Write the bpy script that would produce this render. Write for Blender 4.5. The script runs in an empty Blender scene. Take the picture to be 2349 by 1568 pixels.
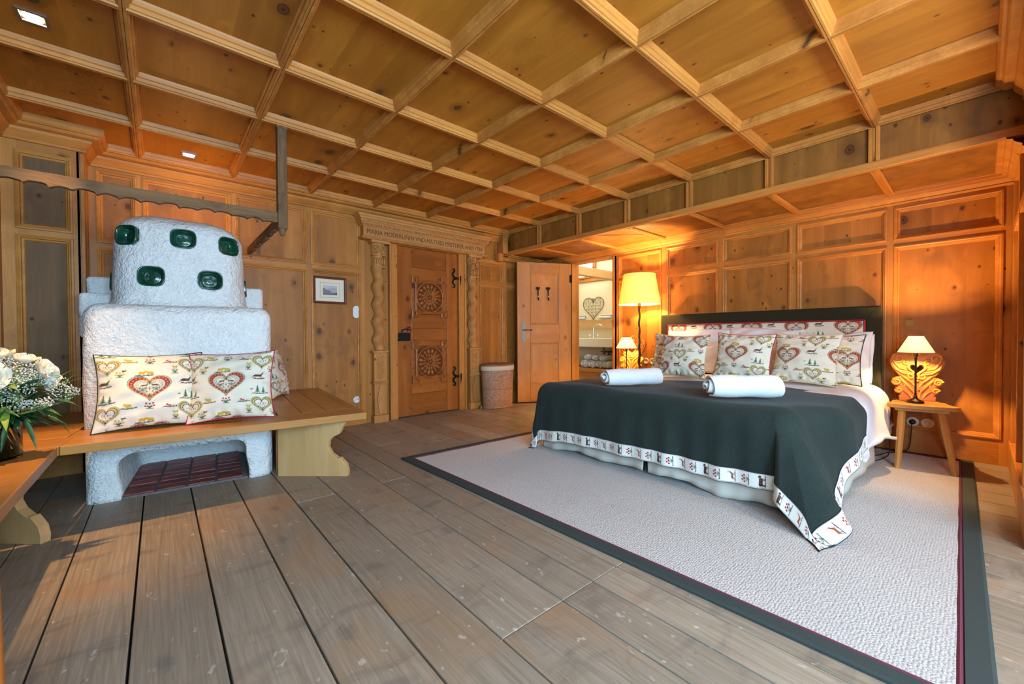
import bpy, bmesh, math, random
import numpy as np
from mathutils import Vector, Matrix
PI = math.pi
random.seed(7)
SC = bpy.context.scene
COL = SC.collection

# ------------------------------------------------------------------ mesh builder
class MB:
    """Collects shapes; build() links them as ONE mesh object."""
    def __init__(s):
        s.v = []; s.f = []; s.r = []; s.c = []; s.sm = []
    def add(s, verts, faces, rnd=None, col=None, smooth=False):
        b = len(s.v)
        if rnd is None: rnd = random.random()
        s.v.extend([tuple(p) for p in verts])
        for f in faces:
            s.f.append(tuple(b + i for i in f)); s.r.append(rnd); s.sm.append(smooth)
        if col is not None:
            s.c.extend([tuple(c) for c in col])
        return s
    def box(s, x0, x1, y0, y1, z0, z1, rnd=None):
        v = [(x0,y0,z0),(x1,y0,z0),(x1,y1,z0),(x0,y1,z0),(x0,y0,z1),(x1,y0,z1),(x1,y1,z1),(x0,y1,z1)]
        f = [(0,3,2,1),(4,5,6,7),(0,1,5,4),(1,2,6,5),(2,3,7,6),(3,0,4,7)]
        return s.add(v, f, rnd)
    def prism(s, poly, d0, d1, fr, rnd=None, smooth=False):
        """poly: 2D outline (ccw), swept from depth d0 to d1; fr(a, b, d) -> xyz."""
        n = len(poly)
        v = [fr(a, b, d0) for a, b in poly] + [fr(a, b, d1) for a, b in poly]
        f = [(i, (i+1) % n, n + (i+1) % n, n + i) for i in range(n)]
        if rnd is None: rnd = random.random()
        s.add(v, f, rnd, smooth=smooth)
        b = len(s.v) - 2*n
        s.f.append(tuple(b + i for i in reversed(range(n)))); s.r.append(rnd); s.sm.append(False)
        s.f.append(tuple(b + n + i for i in range(n))); s.r.append(rnd); s.sm.append(False)
        return s
    def grid(s, P, closed_u=False, closed_v=False, rnd=None, col=None, smooth=True, flip=False):
        """P: array (nu, nv, 3)."""
        nu, nv = len(P), len(P[0])
        v = [tuple(P[i][j]) for i in range(nu) for j in range(nv)]
        f = []
        for i in range(nu if closed_u else nu - 1):
            for j in range(nv if closed_v else nv - 1):
                a = i*nv + j; b = ((i+1) % nu)*nv + j; c = ((i+1) % nu)*nv + (j+1) % nv; d = i*nv + (j+1) % nv
                f.append((a, d, c, b) if flip else (a, b, c, d))
        return s.add(v, f, rnd, col, smooth)
    def tube(s, path, rad, n=10, cap=True, closed=False, rnd=None):
        path = [Vector(p) for p in path]; m = len(path)
        rads = rad if isinstance(rad, (list, tuple)) else [rad]*m
        rings = []; up = None
        for i, p in enumerate(path):
            if closed: t = path[(i+1) % m] - path[i-1]
            else: t = path[min(i+1, m-1)] - path[max(i-1, 0)]
            t.normalize()
            if up is None:
                up = Vector((0,0,1)) if abs(t.z) < .9 else Vector((1,0,0))
            up = (up - t*up.dot(t))
            if up.length < 1e-6: up = t.orthogonal()
            up.normalize(); w = t.cross(up)
            rings.append([tuple(p + (up*math.cos(a) + w*math.sin(a))*rads[i]) for a in [2*PI*k/n for k in range(n)]])
        if rnd is None: rnd = random.random()
        s.grid(rings, closed_u=closed, closed_v=True, rnd=rnd, flip=True)
        if cap and not closed:
            b = len(s.v) - m*n
            s.f.append(tuple(b + k for k in range(n))); s.r.append(rnd); s.sm.append(False)
            e = b + (m-1)*n
            s.f.append(tuple(e + k for k in reversed(range(n)))); s.r.append(rnd); s.sm.append(False)
        return s
    def lathe(s, prof, cx=0, cy=0, n=32, rnd=None, cap=True, sx=1, sy=1):
        """prof: (radius, z) from bottom to top."""
        P = [[(cx + r*sx*math.cos(2*PI*k/n), cy + r*sy*math.sin(2*PI*k/n), z) for k in range(n)] for r, z in prof]
        if rnd is None: rnd = random.random()
        s.grid(P, closed_v=True, rnd=rnd, flip=True)
        if cap:
            m = len(prof); b = len(s.v) - m*n
            if prof[0][0] > 1e-5:
                s.f.append(tuple(b + k for k in reversed(range(n)))); s.r.append(rnd); s.sm.append(False)
            if prof[-1][0] > 1e-5:
                s.f.append(tuple(b + (m-1)*n + k for k in range(n))); s.r.append(rnd); s.sm.append(False)
        return s
    def rbox(s, x0, x1, y0, y1, z0, z1, r, n=10, fn=None, rnd=None):
        """box with round edges of radius r; fn(p) may move each vertex."""
        c = Vector(((x0+x1)/2, (y0+y1)/2, (z0+z1)/2)); h = Vector(((x1-x0)/2, (y1-y0)/2, (z1-z0)/2))
        idx = {}; vs = []; fs = []
        def vert(p):
            key = tuple(round(q, 6) for q in p)
            if key in idx: return idx[key]
            q = Vector(p); inner = Vector([max(-(h[k]-r), min(h[k]-r, q[k])) for k in range(3)])
            d = q - inner
            if d.length > 1e-9: q = inner + d.normalized()*r
            q = q + c
            if fn: q = fn(q)
            idx[key] = len(vs); vs.append(tuple(q)); return idx[key]
        def coords(hk):
            # dense near the edges
            a = [(-hk + r*(1 - math.cos(PI/2*t/4)) if False else -hk + r*t/5) for t in range(6)]
            b = [-hk + r + (2*hk - 2*r)*t/n for t in range(1, n)]
            return a + b + [-x for x in reversed(a)]
        C = [coords(h[k]) for k in range(3)]
        for ax in range(3):
            u, w = (ax+1) % 3, (ax+2) % 3
            for sg in (-1, 1):
                for i in range(len(C[u])-1):
                    for j in range(len(C[w])-1):
                        q = []
                        for di, dj in ((0,0),(1,0),(1,1),(0,1)):
                            p = [0,0,0]; p[ax] = sg*h[ax]; p[u] = C[u][i+di]; p[w] = C[w][j+dj]; q.append(vert(p))
                        fs.append(tuple(q) if sg > 0 else tuple(reversed(q)))
        return s.add(vs, fs, rnd, smooth=True)
    def sweep_rect(s, a0, a1, b0, b1, prof, fr, rnd=None, close=True):
        """mitred moulding inside a rectangle; prof: (inset, height); fr(a, b, h) -> xyz."""
        P = []
        for ins, h in prof:
            P.append([fr(a0+ins, b0+ins, h), fr(a1-ins, b0+ins, h), fr(a1-ins, b1-ins, h), fr(a0+ins, b1-ins, h)])
        m = len(prof)
        for k in range(4):
            v = [P[i][k] for i in range(m)] + [P[i][(k+1) % 4] for i in range(m)]
            s.add(v, [(i, m+i, m+i+1, i+1) for i in range(m-1)], random.random() if rnd is None else rnd)
        return s
    def mesh(s, name):
        me = bpy.data.meshes.new(name)
        me.from_pydata(s.v, [], s.f)
        a = me.attributes.new('rnd', 'FLOAT', 'FACE'); a.data.foreach_set('value', np.array(s.r, dtype=np.float32))
        if s.c and len(s.c) == len(s.v):
            ca = me.color_attributes.new('col', 'FLOAT_COLOR', 'POINT')
            cc = np.ones((len(s.c), 4), dtype=np.float32); cc[:, :3] = np.array(s.c)[:, :3]
            ca.data.foreach_set('color', cc.ravel())
        me.polygons.foreach_set('use_smooth', np.array(s.sm, dtype=bool))
        me.update()
        return me
    def build(s, name, mat, parent=None, bevel=0, loc=None, rotz=None, seg=2):
        me = s.mesh(name); o = bpy.data.objects.new(name, me); COL.objects.link(o)
        if mat is not None: me.materials.append(mat)
        if parent is not None: o.parent = parent
        if loc is not None: o.location = loc
        if rotz is not None: o.rotation_euler = (0, 0, rotz)
        if bevel:
            b = o.modifiers.new('edge', 'BEVEL'); b.width = bevel; b.segments = seg; b.limit_method = 'ANGLE'; b.angle_limit = .7
        return o

def tag(o, label=None, cat=None, group=None, kind=None):
    if label: o['label'] = label
    if cat: o['category'] = cat
    if group: o['group'] = group
    if kind: o['kind'] = kind
    return o
def thing(name, label, cat, loc=(0,0,0), rotz=0, group=None):
    o = bpy.data.objects.new(name, None); COL.objects.link(o)
    o.empty_display_size = .1
    o.location = loc; o.rotation_euler = (0, 0, rotz)
    return tag(o, label, cat, group)
def copy_tree(o, parent=None):
    c = o.copy(); COL.objects.link(c)
    if parent is not None: c.parent = parent
    for ch in list(o.children): copy_tree(ch, c)
    return c
def fxy(a, b, d): return (a, b, d)
def fxz(a, b, d): return (a, d, b)          # outline in x,z ; depth along y
def fyz(a, b, d): return (d, a, b)          # outline in y,z ; depth along x

# ------------------------------------------------------------------ materials
def srgb(r, g, b):
    f = lambda c: (c/255/12.92 if c/255 <= .04045 else ((c/255+.055)/1.055)**2.4)
    return (f(r), f(g), f(b), 1)
class NT:
    def __init__(s, name):
        s.m = bpy.data.materials.new(name); s.m.use_nodes = True
        s.t = s.m.node_tree; s.n = s.t.nodes; s.l = s.t.links
        s.bsdf = s.n['Principled BSDF']
    def new(s, typ, **kw):
        nd = s.n.new(typ)
        for k, v in kw.items():
            if k.startswith('_'): setattr(nd, k[1:], v)
        return nd
    def link(s, a, b): s.l.new(a, b)
    def math(s, op, a, b=None, clamp=False):
        nd = s.n.new('ShaderNodeMath'); nd.operation = op; nd.use_clamp = clamp
        for i, x in enumerate((a, b)):
            if x is None: continue
            if isinstance(x, (int, float)): nd.inputs[i].default_value = x
            else: s.l.new(x, nd.inputs[i])
        return nd.outputs[0]
    def vmath(s, op, a, b=None):
        nd = s.n.new('ShaderNodeVectorMath'); nd.operation = op
        for i, x in enumerate((a, b)):
            if x is None: continue
            if isinstance(x, (tuple, list)): nd.inputs[i].default_value = x
            else: s.l.new(x, nd.inputs[i])
        return nd.outputs[0]
    def mix(s, fac, a, b, mode='MIX'):
        nd = s.n.new('ShaderNodeMix'); nd.data_type = 'RGBA'; nd.blend_type = mode
        for sock, x in ((nd.inputs[0], fac), (nd.inputs[6], a), (nd.inputs[7], b)):
            if isinstance(x, (int, float)): sock.default_value = x
            elif isinstance(x, tuple): sock.default_value = x
            else: s.l.new(x, sock)
        return nd.outputs[2]
    def noise(s, vec, scale, detail=3, rough=.5, dist=0):
        nd = s.n.new('ShaderNodeTexNoise'); nd.inputs['Scale'].default_value = scale; nd.inputs['Detail'].default_value = detail
        nd.inputs['Roughness'].default_value = rough; nd.inputs['Distortion'].default_value = dist
        if vec is not None: s.l.new(vec, nd.inputs['Vector'])
        return nd.outputs['Fac']
    def voro(s, vec, scale, rand=1.0):
        nd = s.n.new('ShaderNodeTexVoronoi'); nd.inputs['Scale'].default_value = scale; nd.inputs['Randomness'].default_value = rand
        if vec is not None: s.l.new(vec, nd.inputs['Vector'])
        return nd
    def ramp(s, fac, stops):
        nd = s.n.new('ShaderNodeValToRGB'); e = nd.color_ramp.elements
        while len(e) < len(stops): e.new(.5)
        for i, (p, c) in enumerate(stops):
            e[i].position = p; e[i].color = c
        s.l.new(fac, nd.inputs[0]); return nd.outputs[0]
    def maprange(s, v, a, b, c, d):
        nd = s.n.new('ShaderNodeMapRange'); nd.interpolation_type = 'SMOOTHSTEP'
        for i, x in enumerate((a, b, c, d)): nd.inputs[i+1].default_value = x
        s.l.new(v, nd.inputs[0]); return nd.outputs[0]
    def bump(s, h, strength=.3, dist=.01):
        nd = s.n.new('ShaderNodeBump'); nd.inputs['Strength'].default_value = strength; nd.inputs['Distance'].default_value = dist
        s.l.new(h, nd.inputs['Height']); s.l.new(nd.outputs[0], s.bsdf.inputs['Normal'])
    def coords(s, rnd=True):
        c = s.n.new('ShaderNodeTexCoord').outputs['Object']
        if not rnd: return c, None
        at = s.n.new('ShaderNodeAttribute'); at.attribute_name = 'rnd'
        v = s.n.new('ShaderNodeCombineXYZ')
        for i, k in enumerate((17.3, 41.7, 29.1)): s.l.new(s.math('MULTIPLY', at.outputs['Fac'], k), v.inputs[i])
        return s.vmath('ADD', c, v.outputs[0]), at.outputs['Fac']
    def set(s, **kw):
        names = dict(color='Base Color', rough='Roughness', metal='Metallic', spec='Specular IOR Level', trans='Transmission Weight', ior='IOR', sheen='Sheen Weight', sub='Subsurface Weight', coat='Coat Weight', coat_rough='Coat Roughness', alpha='Alpha')
        for k, v in kw.items():
            sock = s.bsdf.inputs[names[k]]
            if hasattr(v, 'is_output') or isinstance(v, bpy.types.NodeSocket): s.l.new(v, sock)
            else: sock.default_value = v
        return s

def wood(name, axis, light, dark, knot=.5, ksize=1.0, rough=.5, vary=.22, grain=.5, kscale=4.2, kcol=(58,30,14), stain=0.0, bumpy=.12, big=None):
    t = NT(name); c, rnd = t.coords()
    sc = [1.0, 1.0, 1.0]; sc['XYZ'.index(axis)] = .07
    st = t.vmath('MULTIPLY', c, tuple(sc))
    kc = [1.0, 1.0, 1.0]; kc['XYZ'.index(axis)] = .72
    kv = t.vmath('MULTIPLY', c, tuple(kc))
    sx = t.n.new('ShaderNodeSeparateXYZ'); t.link(c, sx.inputs[0])
    ai = 'XYZ'.index(axis); oth = [k for k in range(3) if k != ai]
    c2 = t.n.new('ShaderNodeCombineXYZ'); t.link(t.math('MULTIPLY', sx.outputs[ai], .75), c2.inputs[0]); t.link(t.math('ADD', sx.outputs[oth[0]], sx.outputs[oth[1]]), c2.inputs[1])
    kv = c2.outputs[0]
    vo = t.voro(kv, kscale); vo.voronoi_dimensions = '2D'
    dist = vo.outputs['Distance']
    sep = t.n.new('ShaderNodeSeparateColor'); t.link(vo.outputs['Color'], sep.inputs[0])
    # the grain swirls round each knot
    pull = t.math('MULTIPLY', t.maprange(dist, .0, .34, 1, 0), .05*(1 if knot > 0 else 0))
    pv = t.n.new('ShaderNodeCombineXYZ')
    for i in range(3): t.link(pull, pv.inputs[i])
    st2 = t.vmath('ADD', st, pv.outputs[0])
    n1 = t.noise(st2, 8, 2, .5, .3)
    n2 = t.noise(st2, 75, 2, .6, 0)
    n3 = t.noise(c, 1.3, 1, .5)
    rings = t.math('ADD', t.math('MULTIPLY', n1, .8), t.math('MULTIPLY', n2, .5*grain))
    col = t.ramp(t.maprange(rings, .25, .95, 0, 1), [(0, srgb(*dark)), (.55, srgb(*[(a+b)/2 for a, b in zip(light, dark)])), (1, srgb(*light))])
    # board to board and blotch variation
    val = t.math('ADD', t.math('MULTIPLY', rnd, vary), t.math('MULTIPLY', n3, .35))
    val = t.math('ADD', val, 1 - vary/2 - .175)
    hs = t.n.new('ShaderNodeHueSaturation'); t.link(col, hs.inputs['Color']); t.link(val, hs.inputs['Value'])
    col = hs.outputs['Color']
    if stain > 0:
        sn = t.noise(c, 3.1, 2, .65, .6)
        col = t.mix(t.math('MULTIPLY', t.maprange(sn, .55, .72, 0, 1), stain), col, srgb(62, 52, 44))
    if knot > 0:
        pres = t.math('LESS_THAN', sep.outputs[0], knot*.8)
        rad = t.math('ADD', t.math('MULTIPLY', t.math('POWER', sep.outputs[1], 3.0), .17*ksize), .03*ksize)
        wob = t.math('ADD', dist, t.math('MULTIPLY', t.math('SUBTRACT', t.noise(kv, 22, 1), .5), .05))
        q = t.math('DIVIDE', wob, rad)
        m = t.math('MULTIPLY', t.maprange(q, .55, 1.1, 1, 0), pres)
        halo = t.math('MULTIPLY', t.maprange(q, .9, 2.6, 1, 0), pres)
        col = t.mix(t.math('MULTIPLY', halo, .38), col, srgb(*[k*1.5 for k in kcol]))
        ringk = t.math('MULTIPLY', m, t.math('ADD', .72, t.math('MULTIPLY', t.math('SINE', t.math('MULTIPLY', q, 11)), .26)))
        col = t.mix(t.math('MULTIPLY', ringk, 1.0, True), col, srgb(*kcol))
        # pin knots, many and small
        v2 = t.voro(t.vmath('ADD', kv, (3.7, 1.9, 0)), kscale*2.3); v2.voronoi_dimensions = '2D'
        s2 = t.n.new('ShaderNodeSeparateColor'); t.link(v2.outputs['Color'], s2.inputs[0])
        r2 = t.math('ADD', t.math('MULTIPLY', t.math('POWER', s2.outputs[1], 2.0), .11*ksize), .03*ksize)
        m2 = t.math('MULTIPLY', t.maprange(t.math('DIVIDE', v2.outputs['Distance'], r2), .5, 1.15, .85, 0), t.math('LESS_THAN', s2.outputs[0], knot*.42))
        col = t.mix(m2, col, srgb(*[k*1.1 for k in kcol]))
    t.set(color=col, rough=rough, spec=.35)
    return t.m
def plain(name, c, rough=.6, metal=0, spec=.5, noise=0, nscale=20, bump=0, bscale=80, bdist=.003, vary=0, **kw):
    t = NT(name); co, rnd = t.coords()
    col = srgb(*c)
    if noise:
        n = t.noise(co, nscale, 4, .6)
        col = t.mix(t.maprange(n, .3, .7, 0, 1), tuple([x*(1-noise) for x in col[:3]]+[1]), tuple([min(1, x*(1+noise*.6)) for x in col[:3]]+[1]))
    if vary:
        hs = t.n.new('ShaderNodeHueSaturation')
        if isinstance(col, tuple): hs.inputs['Color'].default_value = col
        else: t.link(col, hs.inputs['Color'])
        t.link(t.math('ADD', t.math('MULTIPLY', rnd, vary), 1-vary/2), hs.inputs['Value']); col = hs.outputs[0]
    t.set(color=col, rough=rough, metal=metal, spec=spec, **kw)
    if bump: t.bump(t.noise(co, bscale, 4, .6), bump, bdist)
    return t.m
def printed(name, rough=.85, weave=.25, wscale=900):
    """cloth whose printed pattern is stored on the mesh."""
    t = NT(name); at = t.n.new('ShaderNodeAttribute'); at.attribute_name = 'col'
    c = t.n.new('ShaderNodeTexCoord').outputs['Object']
    n = t.noise(c, 9, 3, .6)
    col = t.mix(t.math('MULTIPLY', t.maprange(n, .35, .75, 0, 1), .12), at.outputs['Color'], (.35, .3, .25, 1))
    t.set(color=col, rough=rough, spec=.2, sheen=.15)
    t.bump(t.noise(c, wscale/3, 2, .6), weave, .0015)
    return t.m

M = {}
# pine of the panelling, by grain direction
PAN_L, PAN_D = (202,134,60), (158,97,36)
for ax in 'XYZ':
    M['panel'+ax] = wood('aged_pine_panel_'+ax, ax, PAN_L, PAN_D, knot=.58, ksize=1.0, rough=.5, vary=.24, kscale=4.6, stain=.22)
    M['frame'+ax] = wood('pine_moulding_'+ax, ax, (214,146,70), (176,108,44), knot=.16, ksize=.6, rough=.45, vary=.16, kscale=4, grain=.8)
    M['ceil'+ax] = wood('ceiling_pine_'+ax, ax, (208,138,48), (164,100,28), knot=.5, ksize=.95, rough=.45, vary=.16, kscale=4.4, kcol=(66,36,14))
    M['darkwood'+ax] = wood('dark_old_pine_'+ax, ax, (150,112,74), (104,74,46), knot=.5, ksize=1.2, rough=.65, vary=.2, stain=.7)  # darker, heavily stained pine for the stub wall
    M['carve'+ax] = wood('carved_stone_pine_'+ax, ax, (216,154,86), (178,116,58), knot=.12, ksize=.5, rough=.6, vary=.1, grain=.7)
    M['bench'+ax] = wood('bench_pine_'+ax, ax, (208,152,84), (172,114,54), knot=.25, ksize=.6, rough=.35, vary=.14, kscale=4)
    M['pale'+ax] = wood('pale_new_pine_'+ax, ax, (222,184,130), (192,148,92), knot=.22, ksize=.55, rough=.5, vary=.08, kscale=4)
    M['larch'+ax] = wood('red_larch_door_'+ax, ax, (198,118,52), (152,82,32), knot=.5, ksize=.8, rough=.32, vary=.2, kscale=4.2, kcol=(70,24,14))
    M['larchdark'+ax] = wood('shaded_carving_ground_'+ax, ax, (122,66,26), (84,40,14), knot=0, rough=.45, vary=.1)  # door larch darkened: the shade of the carved recess is in the colour
    M['soffit'+ax] = wood('shaded_beam_pine_'+ax, ax, (176,118,50), (130,82,30), knot=.5, ksize=1.0, rough=.5, vary=.2, kscale=4.4, stain=.3)  # panel pine darkened: shade on the lowered beam is put into its colour
    M['spruce'+ax] = wood('honey_spruce_door_'+ax, ax, (218,160,92), (186,122,60), knot=.34, ksize=.6, rough=.38, vary=.14, kscale=4.2, kcol=(96,46,18))
    M['weather'+ax] = wood('weathered_rail_wood_'+ax, ax, (132,98,64), (84,58,36), knot=.1, ksize=.5, rough=.8, vary=.15, grain=1.2, stain=.5)
def floor_mat():
    t = NT('weathered_floor_boards'); c, rnd = t.coords()
    st = t.vmath('MULTIPLY', c, (1.0, .06, 1.0))
    kv = t.vmath('MULTIPLY', c, (1.0, .5, 1.0)); vo = t.voro(kv, 3.4); vo.voronoi_dimensions = '2D'; dist = vo.outputs['Distance']
    pull = t.math('MULTIPLY', t.maprange(dist, 0, .3, 1, 0), .022)
    pv = t.n.new('ShaderNodeCombineXYZ'); [t.link(pull, pv.inputs[i]) for i in range(3)]
    st2 = t.vmath('ADD', st, pv.outputs[0])
    n1 = t.noise(st2, 4, 1, .4, .15); n2 = t.noise(t.vmath('MULTIPLY', c, (1.0, .025, 1.0)), 150, 3, .6, .1)
    # growth rings as thin brown lines
    w = t.math('SINE', t.math('MULTIPLY', n1, 170))
    lines = t.maprange(w, .45, 1.0, 0, 1)
    base = t.ramp(t.maprange(n2, .3, .7, 0, 1), [(0, srgb(144,131,114)), (.5, srgb(155,141,123)), (1, srgb(166,151,132))])
    base = t.mix(t.math('MULTIPLY', lines, .16), base, srgb(118, 88, 62))
    blot = t.noise(t.vmath('MULTIPLY', c, (.8, 2.2, 1)), 3.2, 3, .65, .6)
    base = t.mix(t.math('MULTIPLY', t.maprange(blot, .52, .72, 0, 1), .45), base, srgb(98, 92, 88))
    blot2 = t.noise(t.vmath('ADD', c, (7, 3, 1)), 1.6, 2, .6, .5)
    base = t.mix(t.math('MULTIPLY', t.maprange(blot2, .5, .75, 0, 1), .5), base, srgb(170, 128, 86))
    fleck = t.noise(t.vmath('MULTIPLY', c, (1, .6, 1)), 26, 2, .7)
    base = t.mix(t.math('MULTIPLY', t.maprange(fleck, .66, .74, 0, 1), .5), base, srgb(214, 206, 196))
    dark = t.noise(t.vmath('ADD', c, (3, 9, 2)), 19, 3, .7, .4)
    base = t.mix(t.math('MULTIPLY', t.maprange(dark, .68, .76, 0, 1), .55), base, srgb(66, 54, 46))
    sep = t.n.new('ShaderNodeSeparateColor'); t.link(vo.outputs['Color'], sep.inputs[0])
    pres = t.math('LESS_THAN', sep.outputs[0], .3)
    base = t.mix(t.math('MULTIPLY', t.math('MULTIPLY', t.maprange(t.math('ADD', dist, t.math('MULTIPLY', t.math('SUBTRACT', t.noise(c, 40, 3), .5), .12)), .03, .12, 1, 0), pres), .42), base, srgb(92, 92, 96))
    hs = t.n.new('ShaderNodeHueSaturation'); t.link(base, hs.inputs['Color'])
    t.link(t.math('ADD', t.math('MULTIPLY', rnd, .26), .87), hs.inputs['Value'])
    t.set(color=hs.outputs[0], rough=t.maprange(n2, .2, .8, .42, .62), spec=.4)
    t.bump(t.math('ADD', t.math('MULTIPLY', n2, .7), t.math('MULTIPLY', fleck, .4)), .22, .003)
    return t.m
M['floor'] = floor_mat()
def plaster_mat(name, c):
    t = NT(name); co, _ = t.coords(False)
    a = t.noise(co, 48, 3, .7, .3); b = t.noise(co, 14, 3, .6)
    col = t.mix(t.maprange(b, .3, .7, 0, 1), srgb(*[x*.97 for x in c]), srgb(*c))
    t.set(color=col, rough=.85, spec=.25); t.bump(t.math('ADD', t.math('MULTIPLY', b, 1.2), a), .9, .02)
    return t.m
M['plaster'] = plaster_mat('white_rough_plaster', (249,248,244))
M['bathwall'] = plain('cream_bathroom_wall', (238,226,190), .8)
def carpet_mat():
    t = NT('wool_carpet'); c, _ = t.coords(False)
    v = t.voro(t.vmath('MULTIPLY', c, (1.0, .8, 1.0)), 125, .6); n = t.noise(c, 240, 3, .7); big = t.noise(c, 2, 3, .6)
    col = t.ramp(t.maprange(v.outputs['Distance'], .1, .75, 0, 1), [(0, srgb(222,214,208)), (1, srgb(198,190,185))])
    col = t.mix(t.math('MULTIPLY', t.maprange(n, .3, .7, 0, 1), .35), col, srgb(150,140,136))
    col = t.mix(t.math('MULTIPLY', t.maprange(big, .35, .7, 0, 1), .12), col, srgb(168,154,148))
    t.set(color=col, rough=.95, spec=.1, sheen=.3)
    t.bump(t.math('SUBTRACT', t.math('MULTIPLY', n, .6), v.outputs['Distance']), .7, .008)
    return t.m
M['carpet'] = carpet_mat()
M['rugband'] = plain('dark_green_rug_binding', (52,62,60), .85, noise=.15, nscale=300, bump=.2, bscale=600, bdist=.001)
M['rugpipe'] = plain('wine_red_rug_cord', (104,40,62), .8)
def loden_mat():
    t = NT('dark_green_loden_cloth'); c, _ = t.coords(False)
    n = t.noise(c, 380, 3, .7); b = t.noise(c, 5, 3, .6)
    col = t.mix(t.maprange(n, .3, .75, 0, 1), srgb(30,39,37), srgb(52,63,59))
    col = t.mix(t.math('MULTIPLY', t.maprange(b, .4, .7, 0, 1), .2), col, srgb(62,70,62))
    t.set(color=col, rough=.95, spec=.12, sheen=.08); t.bump(n, .3, .002)
    return t.m
M['loden'] = loden_mat()
M['loden2'] = plain('olive_loden_headboard', (50,47,32), .95, spec=.12, noise=.2, nscale=320, bump=.25, bscale=500, bdist=.0015, sheen=.05)
M['print'] = printed('printed_linen')
M['border'] = printed('embroidered_border')
M['linen'] = plain('white_bed_linen', (232,230,232), .8, spec=.2, bump=.35, bscale=9, bdist=.012, sheen=.1)
M['skirt'] = plain('cream_bed_skirt', (214,208,194), .85, spec=.2, bump=.2, bscale=300, bdist=.001)
def towel_mat():
    t = NT('white_terry_towel'); c, _ = t.coords(False)
    n = t.noise(c, 230, 3, .7)
    t.set(color=t.mix(t.maprange(n, .3, .7, 0, 1), srgb(222,222,224), srgb(246,246,246)), rough=.95, spec=.1, sheen=.4); t.bump(n, .8, .006)
    return t.m
M['towel'] = towel_mat()
for k, c in dict(pipe_green=(30,58,44), pipe_red=(176,28,66), pipe_beige=(214,182,130), pipe_yellow=(204,170,92), red_trim=(196,52,60)).items():
    M[k] = plain(k+'_cord', c, .75)
M['iron'] = plain('black_wrought_iron', (26,24,24), .5, metal=.6, noise=.3, nscale=60, bump=.2, bscale=60)
M['bronze'] = plain('dark_bronze', (58,44,30), .38, metal=.8, bump=.3, bscale=60, noise=.3, nscale=30)
M['steel'] = plain('brushed_steel', (170,172,176), .3, metal=1)
M['chrome'] = plain('chrome', (225,228,232), .1, metal=1)
M['brass'] = plain('old_brass', (168,122,56), .5, metal=.7)
M['pewter'] = plain('grey_pewter_handle', (120,128,128), .4, metal=.7, noise=.3, nscale=50)
M['white_plastic'] = plain('white_switch_plastic', (236,236,232), .3)
M['cream_plastic'] = plain('cream_socket_plastic', (232,214,178), .35)
M['black_rubber'] = plain('black_cable', (16,15,15), .5)
M['tile_green'] = plain('dark_green_glaze', (22,74,54), .22, spec=.6, noise=.4, nscale=14, coat=.6, coat_rough=.08, bump=.15, bscale=20)
M['mortar'] = plain('grey_mortar', (112,108,106), .9, noise=.25, nscale=60, bump=.4, bscale=90)
M['brick'] = plain('dark_red_glazed_brick', (132,62,56), .45, noise=.5, nscale=9, vary=.5, bump=.3, bscale=40)
M['wicker'] = plain('wicker', (176,134,104), .65, noise=.3, nscale=40, vary=.35)
M['wicker_rim'] = plain('pale_linen_rim', (214,196,168), .8)
M['paper'] = plain('ivory_mat_board', (236,226,206), .8)
M['walnut'] = wood('walnut_picture_frame', 'X', (138,74,40), (96,46,24), knot=0, rough=.35)
M['ceramic'] = plain('cream_basin', (240,232,212), .25)
M['petal'] = plain('ivory_rose_petals', (246,242,222), .6, sub=.15, noise=.08, nscale=40)
M['gyps'] = plain('tiny_white_blossoms', (238,234,222), .7)
M['leaf'] = plain('dark_green_leaf', (44,86,46), .38, spec=.5, noise=.4, nscale=24, vary=.5)
M['leaf_light'] = plain('fresh_green_leaf', (128,156,56), .45, noise=.3, nscale=30, vary=.4)
M['stem'] = plain('pale_green_stem', (150,168,96), .5, vary=.4)
def glass_mat(name, tint=(1,1,1,1), rough=0.0, ior=1.45):
    t = NT(name); t.n.remove(t.bsdf)
    g = t.n.new('ShaderNodeBsdfGlass'); g.inputs['Color'].default_value = tint; g.inputs['Roughness'].default_value = rough; g.inputs['IOR'].default_value = ior
    t.link(g.outputs[0], t.n['Material Output'].inputs[0]); return t.m
M['glass'] = glass_mat('clear_glass', (.97,.99,.98,1))
M['water'] = glass_mat('water', (.94,.98,.95,1), 0, 1.33)
def emit(name, c, strength):
    t = NT(name); e = t.n.new('ShaderNodeEmission'); e.inputs[0].default_value = c; e.inputs[1].default_value = strength
    t.link(e.outputs[0], t.n['Material Output'].inputs[0]); return t.m
def shade_mat(name, c, glow, tr=.55):
    """lampshade cloth: lets the bulb's light through."""
    t = NT(name); t.n.remove(t.bsdf)
    d = t.n.new('ShaderNodeBsdfDiffuse'); d.inputs[0].default_value = c
    x = t.n.new('ShaderNodeBsdfTranslucent'); x.inputs[0].default_value = glow
    mx = t.n.new('ShaderNodeMixShader'); mx.inputs[0].default_value = tr
    t.link(d.outputs[0], mx.inputs[1]); t.link(x.outputs[0], mx.inputs[2]); t.link(mx.outputs[0], t.n['Material Output'].inputs[0]); return t.m
M['shade'] = shade_mat('cream_pleated_shade', srgb(240,222,180), srgb(250,226,170), .5)
M['shade_small'] = shade_mat('ivory_lamp_shade', srgb(250,248,240), srgb(255,255,255), .65)
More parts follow.
